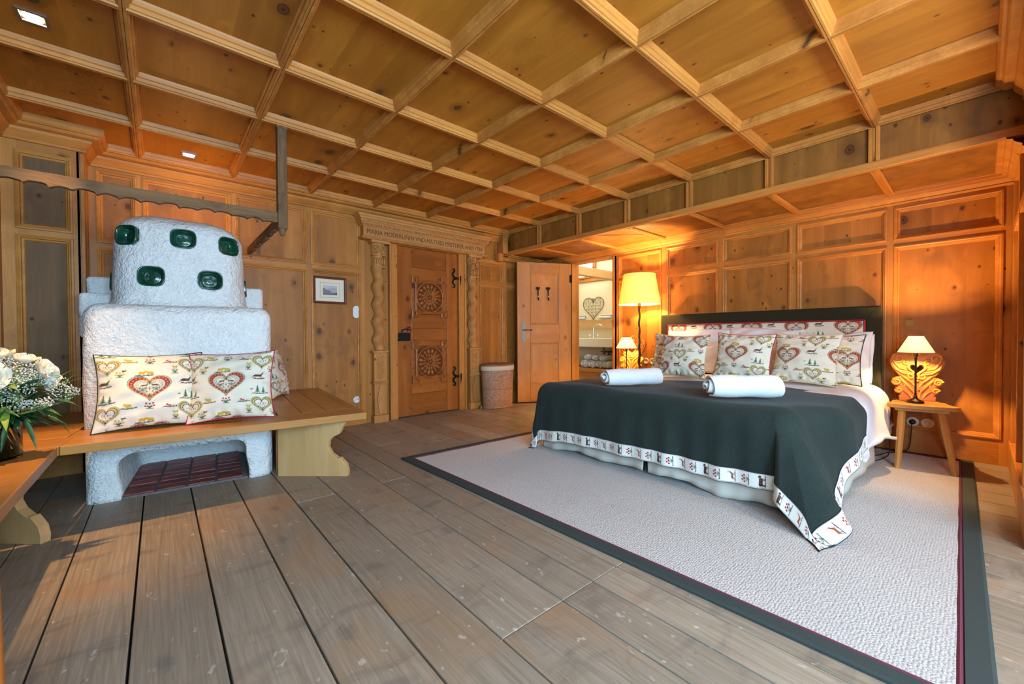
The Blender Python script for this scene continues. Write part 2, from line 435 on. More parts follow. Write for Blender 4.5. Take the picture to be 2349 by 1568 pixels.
# ------------------------------------------------------------------ the room
YW, XW, YS, XL, YF = 4.66, 4.78, 4.37, -.80, -.17
ZB, ZC = 2.476, 2.53                       # underside of the ceiling battens, of the ceiling boards
GX = [-.104, .537, 1.203, 1.875, 2.552, 3.217, 3.891]
GY = [.512, 1.175, 1.857, 2.547, 3.227, 3.915]
def boards(mb, a0, a1, b0, b1, fr, h=0, w=.21, along='b'):
    """a panel made of boards that run along b (or a)."""
    if along == 'b':
        n = max(1, round((a1-a0)/w)); e = [a0]
        for i in range(1, n): e.append(a0 + (a1-a0)*i/n + random.uniform(-.03, .03))
        e.append(a1)
        for i in range(n): mb.add([fr(e[i], b0, h), fr(e[i+1], b0, h), fr(e[i+1], b1, h), fr(e[i], b1, h)], [(0,1,2,3)])
    else:
        n = max(1, round((b1-b0)/w)); e = [b0 + (b1-b0)*i/n for i in range(n+1)]
        for i in range(n): mb.add([fr(a0, e[i], h), fr(a1, e[i], h), fr(a1, e[i+1], h), fr(a0, e[i+1], h)], [(0,1,2,3)])
def fbox(mb, fr, a0, a1, b0, b1, h0, h1):
    v = [fr(a0,b0,h0), fr(a1,b0,h0), fr(a1,b1,h0), fr(a0,b1,h0), fr(a0,b0,h1), fr(a1,b0,h1), fr(a1,b1,h1), fr(a0,b1,h1)]
    mb.add(v, [(0,3,2,1),(4,5,6,7),(0,1,5,4),(1,2,6,5),(2,3,7,6),(3,0,4,7)])
MOULD = [(-.012, .020), (-.010, .030), (0, .032), (.008, .026), (.012, .026), (.016, .012), (.026, .008), (.03, 0)]
MOULD_S = [(-.006, .020), (-.004, .026), (.004, .026), (.010, .012), (.018, .006), (.02, 0)]
def panelled(name, fr, stiles, rails, cols, wallkind, mats, parent=None, mould=MOULD):
    """stiles: [(a0,a1)] full height z0..z1 ; cols: indices of bays that have panels; rails: [(b0,b1)]"""
    pan, fv, fh = MB(), MB(), MB()
    z0, z1 = rails[0][0], rails[-1][1]
    for a0, a1 in stiles: fbox(fv, fr, a0, a1, z0, z1, -.02, .02)
    for k in cols:
        a0, a1 = stiles[k][1], stiles[k+1][0]
        for b0, b1 in rails: fbox(fh, fr, a0, a1, b0, b1, -.02, .0195)
        for j in range(len(rails)-1):
            b0, b1 = rails[j][1], rails[j+1][0]
            boards(pan, a0, a1, b0, b1, fr, 0)
            fh.sweep_rect(a0, a1, b0, b1, mould, fr)
    w = pan.build(name, mats[0], parent)
    tag(w, kind='structure')
    fv.build('stile_boards', mats[1], w); fh.build('rail_mouldings', mats[2], w)
    return w
frB = lambda a, b, h: (a, YW + .02 - h, b)
frR = lambda a, b, h: (XW + .02 - h, a, b)
frS = lambda a, b, h: (a, YS + .02 - h, b)
# ---- floor: boards along y, with the seams where the photograph has them
seams = [-.85, -.54, -.313, -.085, .146, .378, .612, .843, 1.138, 1.322, 1.485, 1.72, 1.95, 2.16, 2.40, 2.61, 2.84, 3.06, 3.25, 3.49, 3.70, 3.93, 4.15, 4.36, 4.60, 4.85]
fb = MB()
joints = {6: [2.69], 7: [1.028], 8: [1.028, 2.68], 9: [1.028], 10: [1.026, 3.6], 12: [3.4], 14: [4.0], 17: [3.7], 20: [3.9], 22: [1.1]}
for i in range(len(seams)-1):
    g = .0035 if i in (2, 3, 4, 5, 6, 8, 9) else .0018
    ys = [-1.85] + joints.get(i, []) + [4.75]
    for j in range(len(ys)-1):
        fb.box(seams[i]+g, seams[i+1]-g, ys[j]+.0012, ys[j+1]-.0012, -.05, 0)
floor = tag(fb.build('floor', M['floor'], bevel=.003), kind='structure')
ub = MB(); ub.box(-.9, 4.9, -1.95, 4.8, -.09, -.045)
ub.build('floor_subfloor', plain('dark_gap', (26,22,18), .9), floor)
# ---- stove wall
RB = [(0, .135), (1.715, 1.78), (2.34, 2.385)]
stB = [(-.44, -.356), (-.135, -.08), (.519, .571), (1.177, 1.237), (1.745, 1.80)]
wall_back = panelled('wall_back', frB, stB, RB, [0, 1, 2, 3], 'structure', (M['panelZ'], M['frameZ'], M['frameX']))
st2 = [(3.40, 3.45), (3.855, 3.925), (4.70, 4.80)]
wb2 = panelled('wall_back', frB, st2, RB[:2] + [(2.04, 2.10)], [0, 1], 'structure', (M['panelZ'], M['frameZ'], M['frameX']))
b = MB()                                   # boards over and behind the carved doorway, up to the ceiling
fbox(b, frB, 1.80, 2.085, 0, 2.385, -.02, .02); fbox(b, frB, 3.16, 3.40, 0, 2.385, -.02, .02)
fbox(b, frB, 1.80, 4.80, 2.10, 2.56, -.02, .012); fbox(b, frB, -.5, 1.80, 2.385, 2.56, -.02, .012); fbox(b, frB, 2.05, 3.2, 0, 2.2, -.06, -.03)
b.build('backing_boards', M['panelZ'], wall_back)
# ---- stub wall with the dark panels, at the near end of the stove wall
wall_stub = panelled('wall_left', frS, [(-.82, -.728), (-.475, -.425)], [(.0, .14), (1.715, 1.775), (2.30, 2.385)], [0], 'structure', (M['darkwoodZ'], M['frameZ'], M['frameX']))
b = MB(); b.box(-.445, -.425, YS, YW+.02, 0, 2.385); b.box(-.43, -.405, YS+.02, YS+.11, 0, 2.385); b.box(-.43, -.410, YW-.08, YW, 0, 2.385)
b.box(-.82, -.425, YS+.01, YS+.03, 2.385, 2.56)
b.build('corner_post', M['frameZ'], wall_stub, bevel=.004)
b = MB(); frL = lambda a, b_, h: (XL - .02 + h, a, b_)
boards(b, 1.2, 4.40, 0, 2.56, frL, .0, w=.4)
for s0 in (4.31, 3.7, 3.1, 2.5, 1.9, 1.3): fbox(b, frL, s0, s0+.06, 0, 2.4, -.02, .02)
b.build('side_boards', M['panelZ'], wall_stub)
# ---- cornices: stove wall, return, stub
CORN = [(.0, 2.368), (.018, 2.37), (.024, 2.384), (.020, 2.392), (.052, 2.43), (.058, 2.446), (.052, 2.452), (.092, 2.456), (.10, 2.466), (.10, 2.474), (.115, 2.476), (.125, 2.49), (.128, 2.535)]
def strip(mb, pts, prof, rnd=None):
    """profile (out, z) carried along a plan line pts; out is to the left-hand normal of travel, mitred."""
    rows = []
    n = len(pts)
    for i, p in enumerate(pts):
        p = Vector(p)
        d0 = (p - Vector(pts[i-1])).normalized() if i > 0 else None
        d1 = (Vector(pts[i+1]) - p).normalized() if i < n-1 else None
        nn = []
        for d in (d0, d1):
            if d is not None: nn.append(Vector((-d.y, d.x)))
        m = nn[0] if len(nn) == 1 else (nn[0] + nn[1])/(1 + nn[0].dot(nn[1]))
        rows.append([(p.x + m.x*o, p.y + m.y*o, z) for o, z in prof])
    for i in range(n-1):
        k = len(prof); v = rows[i] + rows[i+1]
        mb.add(v, [(j, j+1, k+j+1, k+j) for j in range(k-1)], random.random() if rnd is None else rnd)
tr = MB()
strip(tr, [(3.93, YW), (-.41, YW), (-.41, YS), (XL, YS), (XL, 1.2)], CORN)
tag(tr.build('trim_1', M['frameX']), kind='structure')
# base boards
sk = MB(); sk.box(.95, 1.80, YW-.03, YW, 0, .11); tag(sk.build('baseboard_back', M['frameX'], bevel=.006), kind='structure')
# ---- ceiling: coffers
YBK_ = -1.75
cl, bt = MB(), MB()
xs = [XL] + GX; ys = [-1.83, -1.50, -.83, -.155] + GY + [YW - .11]
PROF = [(-.001, ZB), (.011, ZB), (.015, ZB+.007), (.022, ZB+.009), (.025, ZB+.026), (.033, ZB+.030), (.036, ZB+.044), (.040, ZC)]
frC = lambda a, b, h: (a, b, h)
for i in range(len(xs)-1):
    for j in range(len(ys)-1):
        x0, x1, y0, y1 = xs[i], xs[i+1], ys[j], ys[j+1]
        nb = 3; e = [x0 + (x1-x0)*k/nb + (random.uniform(-.05,.05) if 0 < k < nb else 0) for k in range(nb+1)]
        r0 = random.random()
        for k in range(nb):
            cl.add([(e[k],y0,ZC),(e[k],y1,ZC),(e[k+1],y1,ZC),(e[k+1],y0,ZC)], [(0,1,2,3)], (r0*.6 + random.random()*.4))
        bt_y0 = MB()
        P = PROF
        # mitred battens, grain handled by the two halves
        rect = []
        for ins, h in P: rect.append([(x0+ins, y0+ins, h), (x1-ins, y0+ins, h), (x1-ins, y1-ins, h), (x0+ins, y1-ins, h)])
        for k in range(4):
            m = len(P); v = [rect[q][k] for q in range(m)] + [rect[q][(k+1) % 4] for q in range(m)]
            bt.add(v, [(q, q+1, m+q+1, m+q) for q in range(m-1)])
ceiling = tag(cl.build('ceiling', M['ceilY']), kind='structure')
bt.build('coffer_battens', M['frameX'], ceiling)
b = MB(); b.box(XL-.1, XW+1.9, YBK_-.3, 6.3, 2.60, 2.7)   # slab above the boards keeps daylight out
b.build('upper_slab', plain('slab', (90,80,70), .9), ceiling)
# ---- lowered beam over the headboard wall
sf, sfm, sfl = MB(), MB(), MB()
XF, ZU = 3.905, 2.178
frF = lambda a, b, h: (XF - h, a, b)
yy = [YF] + GY + [YW]
for k in range(len(yy)-1):
    boards(sf, yy[k], yy[k+1], ZU, ZC, frF, 0, w=.24)
for y in GY + [YW-.02]:
    sfm.box(XF-.03, XF, y-.032, y-.008, ZU+.03, ZB); sfm.box(XF-.03, XF, y+.008, y+.032, ZU+.03, ZB); sfm.box(XF-.022, XF, y-.008, y+.008, ZU+.03, ZB)
for k in range(len(yy)-1):                 # underside boards
    n = 1; sf.add([(XF-.02, yy[k], ZU+.012), (XW, yy[k], ZU+.012), (XW, yy[k+1], ZU+.012), (XF-.02, yy[k+1], ZU+.012)], [(0,3,2,1)])
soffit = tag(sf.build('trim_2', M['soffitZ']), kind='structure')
sfm.build('vertical_battens', M['frameZ'], soffit, bevel=.004)
b = MB(); b.box(XF-.045, XF+.015, YF, YW, ZU-.005, ZU+.052); b.build('nosing_board', M['frameY'], soffit, bevel=.008)
b = MB()
for y in GY: b.box(XF+.015, XW-.08, y-.028, y+.028, ZU-.006, ZU+.012); b.box(XF+.015, XW-.08, y-.012, y+.012, ZU-.012, ZU)
b.build('underside_battens', M['frameX'], soffit, bevel=.004)
b = MB(); CR = [(.0, 2.098), (.016, 2.102), (.022, 2.112), (.018, 2.118), (.05, 2.142), (.056, 2.158), (.078, 2.162), (.082, 2.176), (.11, 2.178), (.115, 2.195)]
strip(b, [(XW, YF), (XW, YW), (XF, YW)], CR); b.build('wall_cornice', M['frameY'], soffit)
b = MB(); b.box(XF-.14, XF-.045, YW-.14, YW, 2.19, 2.475); b.box(XF-.19, XF-.10, YW-.10, YW, 2.08, 2.20); b.box(XF-.15, XF+.9, YW-.06, YW, 2.10, 2.16)
b.build('end_bracket', M['frameX'], soffit, bevel=.012)
# ---- headboard wall
RR = [(0, .205), (1.74, 1.81), (2.065, 2.12)]
stR = [(YF-.03, -.095), (.487, .55), (1.19, 1.256), (1.893, 1.96), (2.56, 2.648), (3.255, 3.33)]
wall_right = panelled('wall_right', frR, stR, RR, [0, 1, 2, 3, 4], 'structure', (M['panelZ'], M['frameZ'], M['frameY']))
stR2 = [(4.11, 4.19), (4.62, 4.70)]
panelled('wall_right', frR, stR2, RR, [0], 'structure', (M['panelZ'], M['frameZ'], M['frameY']))
b = MB(); fbox(b, frR, 3.33, 4.11, 2.112, 2.56, -.04, .02); fbox(b, frR, -.3, 3.3, 2.12, 2.56, -.04, .0); fbox(b, frR, 4.11, 4.7, 2.12, 2.56, -.04, 0)
b.build('head_board', M['frameY'], wall_right)
# opening lining, bathroom side
b = MB(); b.box(XW, XW+.16, 3.30, 3.335, 0, 2.112); b.box(XW, XW+.16, 4.10, 4.14, 0, 2.112); b.box(XW, XW+.16, 3.3, 4.14, 2.09, 2.13)
b.box(XW-.012, XW+.02, 3.335, 3.365, 0, 2.10)
tag(b.build('trim_3', M['frameZ'], bevel=.004), kind='structure')
# ---- wall behind the camera with two windows, and the outer shell
def holed(name, mat, fr, a0, a1, b0, b1, holes, th=.12):
    mb = MB(); A = sorted({a0, a1} | {h[0] for h in holes} | {h[1] for h in holes}); B = sorted({b0, b1} | {h[2] for h in holes} | {h[3] for h in holes})
    for i in range(len(A)-1):
        for j in range(len(B)-1):
            cx, cy = (A[i]+A[i+1])/2, (B[j]+B[j+1])/2
            if any(h[0] < cx < h[1] and h[2] < cy < h[3] for h in holes): continue
            fbox(mb, fr, A[i], A[i+1], B[j], B[j+1], 0, th)
    return tag(mb.build(name, mat), kind='structure')
WIN = [(-.60, .95, .75, 2.15), (1.35, 2.95, .75, 2.15)]
frW = lambda a, b, h: (a, YF - h, b)
YBK, XRT = -1.75, 3.35
frW = lambda a, b, h: (a, YBK - h, b)
wall_front = holed('wall_front', M['panelZ'], frW, XL-.1, XRT, 0, 2.6, WIN, .2)
b = MB(); b.box(XRT, XW+.1, YF-.03-.1, YF-.01, 0, 2.6); b.box(XRT, XRT+.1, YBK-.2, YF-.02, 0, 2.6); tag(b.build('wall_front', M['panelZ']), kind='structure')
for k, (a0, a1, b0, b1) in enumerate(WIN):
    w = MB(); mid = (a0+a1)/2
    for r in ((a0, mid+.02), (mid-.02, a1)):
        fbox(w, frW, r[0], r[0]+.045, b0, b1, .06, .12); fbox(w, frW, r[1]-.045, r[1], b0, b1, .06, .12)
        fbox(w, frW, r[0], r[1], b0, b0+.045, .06, .12); fbox(w, frW, r[0], r[1], b1-.045, b1, .06, .12)
    tag(w.build('window_%d' % (k+1), M['frameZ']), kind='structure')
# cornice, mouldings and skirting of the window wall where the photograph's edge shows them
b = MB(); strip(b, [(1.2, YF), (XF-.05, YF)], CORN); strip(b, [(XF-.05, YF), (XW, YF)], CR)
for x in (4.70, 4.02, 3.4): b.box(x, x+.05, YF-.005, YF+.022, .2, 2.1)
b.box(3.0, XW, YF-.005, YF+.02, 1.74, 1.80); b.box(3.0, XW, YF-.005, YF+.03, 0, .2)
tag(b.build('trim_4', M['frameZ'], bevel=.003), kind='structure')
left_win = [(1.35, 2.55, .85, 2.1)]
frL2 = lambda a, b_, h: (XL - .02 - h, a, b_)
holed('wall_left', M['panelZ'], frL2, -1.95, 4.9, 0, 2.6, [(-1.7, -.5, .75, 2.1)], .1)
b = MB(); b.box(-.9, XW+.05, YW+.09, YW+.14, 0, 2.6); tag(b.build('wall_back', M['panelZ']), kind='structure')
# ------------------------------------------------------------------ carved door in the stove wall
def dome(mb, cx, cz, y, rx, rz, h, fr, n=10, m=4, rot=0, rnd=None):
    """a raised half-ellipsoid boss on a wall plane."""
    P = []
    for i in range(m+1):
        t = PI/2*i/m; row = []
        for k in range(n):
            a = 2*PI*k/n; u, v = rx*math.cos(a)*math.cos(t), rz*math.sin(a)*math.cos(t)
            row.append(fr(cx + u*math.cos(rot) - v*math.sin(rot), cz + u*math.sin(rot) + v*math.cos(rot), y + h*math.sin(t)))
        P.append(row)
    return mb.grid(P, closed_v=True, rnd=rnd)
def poly_mould(mb, pts, prof, fr, rnd=None):
    """mitred moulding round a closed ccw outline; prof: (inset, height)."""
    n = len(pts); rows = []
    for i in range(n):
        p0, p, p1 = Vector(pts[i-1]), Vector(pts[i]), Vector(pts[(i+1) % n])
        a, b = (p-p0).normalized(), (p1-p).normalized(); na, nb = Vector((-a.y, a.x)), Vector((-b.y, b.x))
        m = (na+nb)/(1 + na.dot(nb)); rows.append([fr(p.x+m.x*o, p.y+m.y*o, h) for o, h in prof])
    k = len(prof)
    for i in range(n):
        v = rows[i] + rows[(i+1) % n]
        mb.add(v, [(j, k+j, k+j+1, j+1) for j in range(k-1)], random.random() if rnd is None else rnd)
def spiral(cx, cz, r0, turns, n=26, start=0, sgn=1):
    return [(cx + sgn*r0*(1-.86*i/n)*math.cos(start + 2*PI*turns*i/n), cz + r0*(1-.86*i/n)*math.sin(start + 2*PI*turns*i/n)) for i in range(n+1)]
YD = 4.645
frD = lambda a, b, h: (a, YD - h, b)
d1 = MB(); d1.box(2.187, 2.38, YD, YD+.045, .012, 2.10); d1.box(2.885, 3.055, YD, YD+.045, .012, 2.10)
door1 = d1.build('door_1', M['larchZ'], bevel=.004); tag(door1, 'carved reddish pine door with two rosette panels and black iron fittings', None, kind='structure')
d1 = MB()
zz = [.012, .28, .60, .95, 1.10, 1.28, 1.60, 1.86, 2.10]
for i in range(len(zz)-1): d1.box(2.382, 2.883, YD+.006, YD+.04, zz[i]+.001, zz[i+1]-.001)
d1.build('centre_boards', M['larchX'], door1, bevel=.003)
for cz in (1.497, .672):
    p = MB(); cx = 2.63
    a, e, b_ = .262, .10, .215
    eared = [(-a,-a),(-a+e,-a),(-a+e,-b_),(a-e,-b_),(a-e,-a),(a,-a),(a,-a+e),(b_,-a+e),(b_,a-e),(a,a-e),(a,a),(a-e,a),(a-e,b_),(-a+e,b_),(-a+e,a),(-a,a),(-a,a-e),(-b_,a-e),(-b_,-a+e),(-a,-a+e)]
    poly_mould(p, [(cx+x*.98, cz+z) for x, z in eared], [(0,-.006),(0,.026),(.008,.03),(.016,.022),(.02,.022),(.026,.012),(.034,.010),(.036,.0)], frD)
    car = p.build('carved_frame', M['larchZ'], door1)
    p = MB(); p.box(cx-.205, cx+.205, YD-.006, YD+.01, cz-.205, cz+.205); p.build('carving_ground', M['larchdarkX'], car)
    r = MB()
    r.tube([(cx+.188*math.cos(t), YD-.012, cz+.19*math.sin(t)) for t in [2*PI*k/48 for k in range(48)]], .010, 8, closed=True)
    NR = 16
    for k in range(NR):
        t = 2*PI*(k+.5)/NR; rt = t - PI/2
        if math.cos(t) > .55:               # long ribs on one side, scales on the rest
            dome(r, cx+.10*math.cos(t), cz+.10*math.sin(t), .006, .018, .072, .020, frD, 10, 4, rt)
        else:
            for rr, w, l, h in ((.046,.009,.022,.012), (.086,.014,.026,.016), (.138,.021,.034,.02)):
                dome(r, cx+rr*math.cos(t), cz+rr*math.sin(t), .006, w, l, h, frD, 10, 4, rt)
    dome(r, cx, cz, .006, .016, .016, .018, frD)
    for sx in (-1, 1):
        for sz in (-1, 1):
            for q in range(3):
                sp = spiral(cx+sx*(.176-.03*(q == 1)), cz+sz*(.176-.03*(q == 2)), .015, 1.4, 14)
                r.tube([(x, YD-.010, z) for x, z in sp], .0045, 5)
    r.build('carved_rosette', M['larchX'], car)
k = MB(); k.box(2.158, 2.345, YD-.03, YD-.002, .945, 1.045); k.box(2.09, 2.17, YD-.026, YD-.01, .955, .985); k.box(2.085, 2.10, YD-.035, YD-.004, .94, 1.02)
k.box(2.12, 2.17, YD-.02, YD-.008, 1.005, 1.025)
k.tube([(2.24,YD-.02,1.05),(2.24,YD-.03,1.075),(2.27,YD-.035,1.09),(2.345,YD-.035,1.085),(2.352,YD-.035,1.06)], .007, 8)
k.tube([(2.31,YD-.03,1.06),(2.31,YD-.034,1.11),(2.345,YD-.034,1.115)], .006, 8)
k.build('iron_lock', M['iron'], door1, bevel=.003)
for z0 in (1.775, .46):
    h = MB()
    for s in (1, -1):                       # one S scroll up, one down
        pts = [(3.03,.0),(2.99,.02),(2.975,.05),(2.985,.075),(3.005,.09),(3.012,.11),(2.998,.127),(2.98,.12),(2.982,.107)]
        h.tube([(x, YD-.012, z0 + s*z) for x, z in pts], [.011,.012,.012,.011,.010,.009,.008,.007,.006], 8)
    h.box(3.0, 3.10, YD-.03, YD-.004, z0-.014, z0+.014); h.tube([(3.085,YD-.03,z0-.03),(3.085,YD-.03,z0+.035)], .012, 10)
    h.tube([(3.085,YD-.03,z0-.02),(3.082,YD-.03,z0-.07),(3.07,YD-.028,z0-.12)], [.010,.008,.003], 8)
    h.build('iron_hinge', M['iron'], door1)
# jambs and head of this door
j = MB(); j.box(2.085, 2.178, 4.612, 4.70, 0, 2.135); j.box(3.062, 3.16, 4.612, 4.70, 0, 2.135); j.box(2.085, 3.16, 4.612, 4.70, 2.102, 2.16)
j.box(2.075, 2.10, 4.595, 4.64, 0, 2.135); j.box(3.145, 3.17, 4.595, 4.64, 0, 2.135)
jo = tag(j.build('trim_5', M['frameZ'], bevel=.006), kind='structure')
# ------------------------------------------------------------------ carved doorway: twisted pilasters and an inscribed lintel
portal = thing('carved_doorway', 'carved pine doorway with twisted columns and an inscribed lintel round the rosette door', 'door surround', (2.6, 4.647, 0))
ox, oy = 2.6, 4.66
frP = lambda a, b, h: (a - ox, -h, b)
for cx, w in ((1.945, 1.0), (3.292, 1.0)):
    c = MB()
    fbox(c, frP, cx-.088, cx+.088, 0.0, .085, 0, .085); fbox(c, frP, cx-.072, cx+.072, .085, .455, 0, .062)
    c.prism([(cx-.02, .10), (cx+.07, .10), (cx+.07, .44), (cx-.005, .44), (cx-.045, .28)], .062, .078, frP)
    for z0, z1, e in ((.455,.47,.092), (.47,.485,.08), (.80,.815,.08), (.815,.835,.095)): fbox(c, frP, cx-e, cx+e, z0, z1, 0, .062 + (e-.072))
    fbox(c, frP, cx-.076, cx+.076, .485, .80, 0, .068)
    pd = c.build('pedestal', M['carveZ'], portal, bevel=.003)
    hb = MB()                               # herringbone carving
    for q in range(9):
        for s in (-1, 1):
            z = .515 + q*.029
            dome(hb, cx+s*.026, z+.012, .066, .009, .031, .011, frP, 8, 3, -s*.95)
    hb.build('herringbone_carving', M['carveX'], pd)
    t = MB(); P = []
    for i in range(121):
        z = .838 + (1.80-.838)*i/120; env = min(1, (i+3)/12)
        row = []
        for q in range(25):
            a = -PI*.02 + PI*1.04*q/24; ph = a*1.0 + 2*PI*(z-.838)/.205
            r = (.058 + .015*math.cos(ph))*(.8 + .2*env) + .004*abs(math.sin(ph/2))
            row.append(frP(cx + .010*math.sin(2*PI*(z-.838)/.205)*1.0 + r*math.cos(a), z, .012 + r*math.sin(a)*.95))
        P.append(row)
    t.grid(P)
    t.build('twisted_column', M['carveZ'], portal)
    k = MB()
    for z0, z1, e in ((1.80,1.815,.075), (1.935,1.945,.08), (2.075,2.105,.108)): fbox(k, frP, cx-e, cx+e, z0, z1, 0, e)
    P = [[frP(cx + (.06+.024*((z-1.8)/.28)**2)*math.cos(a), z, (.058+.03*((z-1.8)/.28)**2)*math.sin(a)) for a in [PI*q/12 for q in range(13)]] for z in [1.81+.265*i/8 for i in range(9)]]
    k.grid(P)
    for q in range(5):
        x = cx - .056 + .028*q
        dome(k, x, 1.875, .066, .011, .045, .016, frP); dome(k, x, 1.90, .07, .008, .02, .018, frP)
    for s in (-1, 1):
        for cz, r0 in ((2.03,.034), (1.975,.026)):
            k.tube([frP(x, z, .088) for x, z in spiral(cx+s*.042, cz, r0, 1.6, 22, PI/2, s)], .0065, 6)
    dome(k, cx, 2.02, .08, .014, .04, .02, frP)
    k.build('capital', M['carveX'], portal, bevel=.002)
l = MB()
prof = [(0,2.105),(.10,2.105),(.112,2.112),(.116,2.122),(.112,2.132),(.10,2.136),(.088,2.138),(.088,2.246),(.094,2.248),(.098,2.262),(.12,2.275),(.124,2.29),(.13,2.292),(.13,2.318),(.142,2.322),(.146,2.338),(.165,2.352),(.17,2.366),(.0,2.366)]
x0, x1 = 1.84, 3.37
v = []; m = len(prof)
for s, xe in ((-1, x0), (1, x1)):
    ring = [(xe + s*o - ox, -o, z) for o, z in prof]; v += ring
l.add(v, [(i, m+i, m+i+1, i+1) for i in range(m-1)])
for s, xe, b0 in ((-1, x0, 0), (1, x1, m)):   # returns at both ends
    back = [(xe + s*o - ox, 0, z) for o, z in prof]; ring = v[b0:b0+m]
    l.add(ring + back, [(i, i+1, m+i+1, m+i) if s > 0 else (i, m+i, m+i+1, i+1) for i in range(m-1)])
lint = l.build('lintel', M['carveX'], portal)
q = MB(); n = 64
for i in range(n):
    x = 1.74 + (3.47-1.74)*(i+.5)/n
    fbox(q, frP, x-.008, x+.007, 2.296, 2.317, .125, .139)
    if i % 2 == 0: dome(q, x, 2.268, .108, .02, .012, .016, frP, 8, 3)
    dome(q, x, 2.12, .113, .011, .008, .008, frP, 6, 2)
q.build('dentil_carving', M['carveX'], lint)
cu = bpy.data.curves.new('inscription', 'FONT'); cu.body = 'MARIA MODERLI\u00d1IN\u00b7VND\u00b7MATHIES\u00b7PFISTERER\u00b7ANO\u00b71734\u00b7'
cu.size = .085; cu.extrude = .002; cu.align_x = 'CENTER'; cu.align_y = 'CENTER'
to = bpy.data.objects.new('tmp', cu); COL.objects.link(to); bpy.context.view_layer.update()
me = bpy.data.meshes.new_from_object(to.evaluated_get(bpy.context.evaluated_depsgraph_get())); bpy.data.objects.remove(to)
wx = max(vv.co.x for vv in me.vertices) - min(vv.co.x for vv in me.vertices)
for vv in me.vertices: vv.co.x *= 1.63/wx; vv.co.y *= .92
ins = bpy.data.objects.new('inscription', me); COL.objects.link(ins); ins.parent = lint
me.materials.clear(); me.materials.append(plain('cut_letter_shadow', (116,76,42), .8))  # letters painted dark to stand for the shadow in cut lettering
ins.rotation_euler = (PI/2, 0, 0); ins.location = (2.607-ox, -.0895, 2.192)
# ------------------------------------------------------------------ open door to the bathroom
HX, HY = 4.765, 4.118
ang = math.atan2(4.487-HY, 3.992-HX); LL = math.hypot(4.487-HY, 3.992-HX)
d2 = MB()
d2.box(0, .19, -.022, .022, .018, 2.088); d2.box(LL-.20, LL, -.022, .022, .018, 2.088)
door2 = d2.build('door_2', M['spruceZ'], bevel=.004, loc=(HX, HY, 0), rotz=ang)
tag(door2, 'honey pine panelled door standing open beside the wicker basket', None, kind='structure')
r = MB()
for z0, z1 in ((.018, .29), (.90, 1.165), (1.93, 2.088)): r.box(.191, LL-.201, -.0215, .0215, z0, z1)
r.build('rails', M['spruceX'], door2, bevel=.003)
for z0, z1 in ((.29, .90), (1.165, 1.93)):
    r = MB(); f = lambda a, b, h: (a, -.0 + h, b)
    boards(r, .19, LL-.20, z0, z1, lambda a, b, h: (LL-.01-a, h, b), .006, .16); boards(r, .19, LL-.20, z0, z1, lambda a, b, h: (a, -h, b), .006, .16)
    r.sweep_rect(.191, LL-.201, z0, z1, [(0,.022),(.006,.026),(.014,.024),(.022,.012),(.03,.007)], lambda a, b, h: (LL-.01-a, h, b))
    r.build('panel', M['spruceZ'], door2)
hd = MB(); hx = LL - .095
hd.prism([(hx-.022,.93),(hx-.006,.91),(hx+.006,.91),(hx+.022,.93),(hx+.026,.99),(hx+.012,1.02),(hx+.02,1.06),(hx+.02,1.12),(hx+.012,1.16),(hx+.016,1.19),(hx,1.215),(hx-.016,1.19),(hx-.012,1.16),(hx-.02,1.12),(hx-.02,1.06),(hx-.012,1.02),(hx-.026,.99)][::-1], .022, .028, lambda a, b, h: (a, h, b))
hd.tube([(hx,.022,1.085),(hx,.055,1.085)], .012, 10); hd.tube([(hx+.005,.055,1.085),(hx-.04,.06,1.086),(hx-.12,.058,1.083)], [.010,.009,.011], 10)
hd.build('door_handle', M['pewter'], door2)
for hx in (.535, .375):
    k = MB()
    heart = [(16*math.sin(t)**3*.0019, (13*math.cos(t)-5*math.cos(2*t)-2*math.cos(3*t)-math.cos(4*t))*.0022) for t in [2*PI*i/28 for i in range(28)]]
    k.prism([(hx+a, 1.70+b) for a, b in heart], .022, .03, lambda a, b, h: (a, h, b))
    k.tube([(hx,.028,1.67),(hx,.03,1.58),(hx,.036,1.545),(hx,.055,1.53),(hx,.062,1.55)], [.008,.007,.008,.008,.007], 8)
    ho = k.build('coat_hook', M['iron'], door2)
    k = MB(); dome(k, hx, 1.585, .03, .011, .009, .012, lambda a, b, h: (a, h, b)); k.build('porcelain_knob', M['white_plastic'], ho)
for z0 in (1.86, .25):
    k = MB(); k.tube([(0,.028,z0-.06),(0,.028,z0+.06)], .011, 10); k.box(-.012, .03, .02, .03, z0-.055, z0+.055); k.build('hinge', M['iron'], door2)
# ------------------------------------------------------------------ small things on the stove wall
pic = thing('framed_picture', 'small framed mountain engraving in a brown wooden frame', 'picture', (1.418, 4.667, 1.507))
W2, H2 = .172, .145
f = MB(); f.sweep_rect(-W2, W2, -H2, H2, [(0,-.004),(0,.018),(.006,.022),(.016,.018),(.022,.008),(.026,.004)], lambda a, b, h: (a, -h, b)); f.add([(-W2,.012,-H2),(W2,.012,-H2),(W2,.012,H2),(-W2,.012,H2)], [(0,1,2,3)])
f.sweep_rect(-W2, W2, -H2, H2, [(0,.012),(0,-.004)], lambda a, b, h: (a, -h, b)); f.build('frame', M['walnut'], pic)
f = MB(); f.box(-W2+.024, W2-.024, -.005, 0, -H2+.024, H2-.024); mb_ = f.build('mat_board', M['paper'], pic)
f = MB(); f.sweep_rect(-.104, .104, -.082, .082, [(0,.0058),(.006,.006),(.0065,.005)], lambda a, b, h: (a, -h, b)); f.build('gold_line', plain('gold_line', (222,192,120), .6), mb_)
NX, NY = 90, 58; G = np.zeros((NX, NY, 3)); C3 = np.zeros((NX, NY, 3))
rs = np.random.RandomState(3)
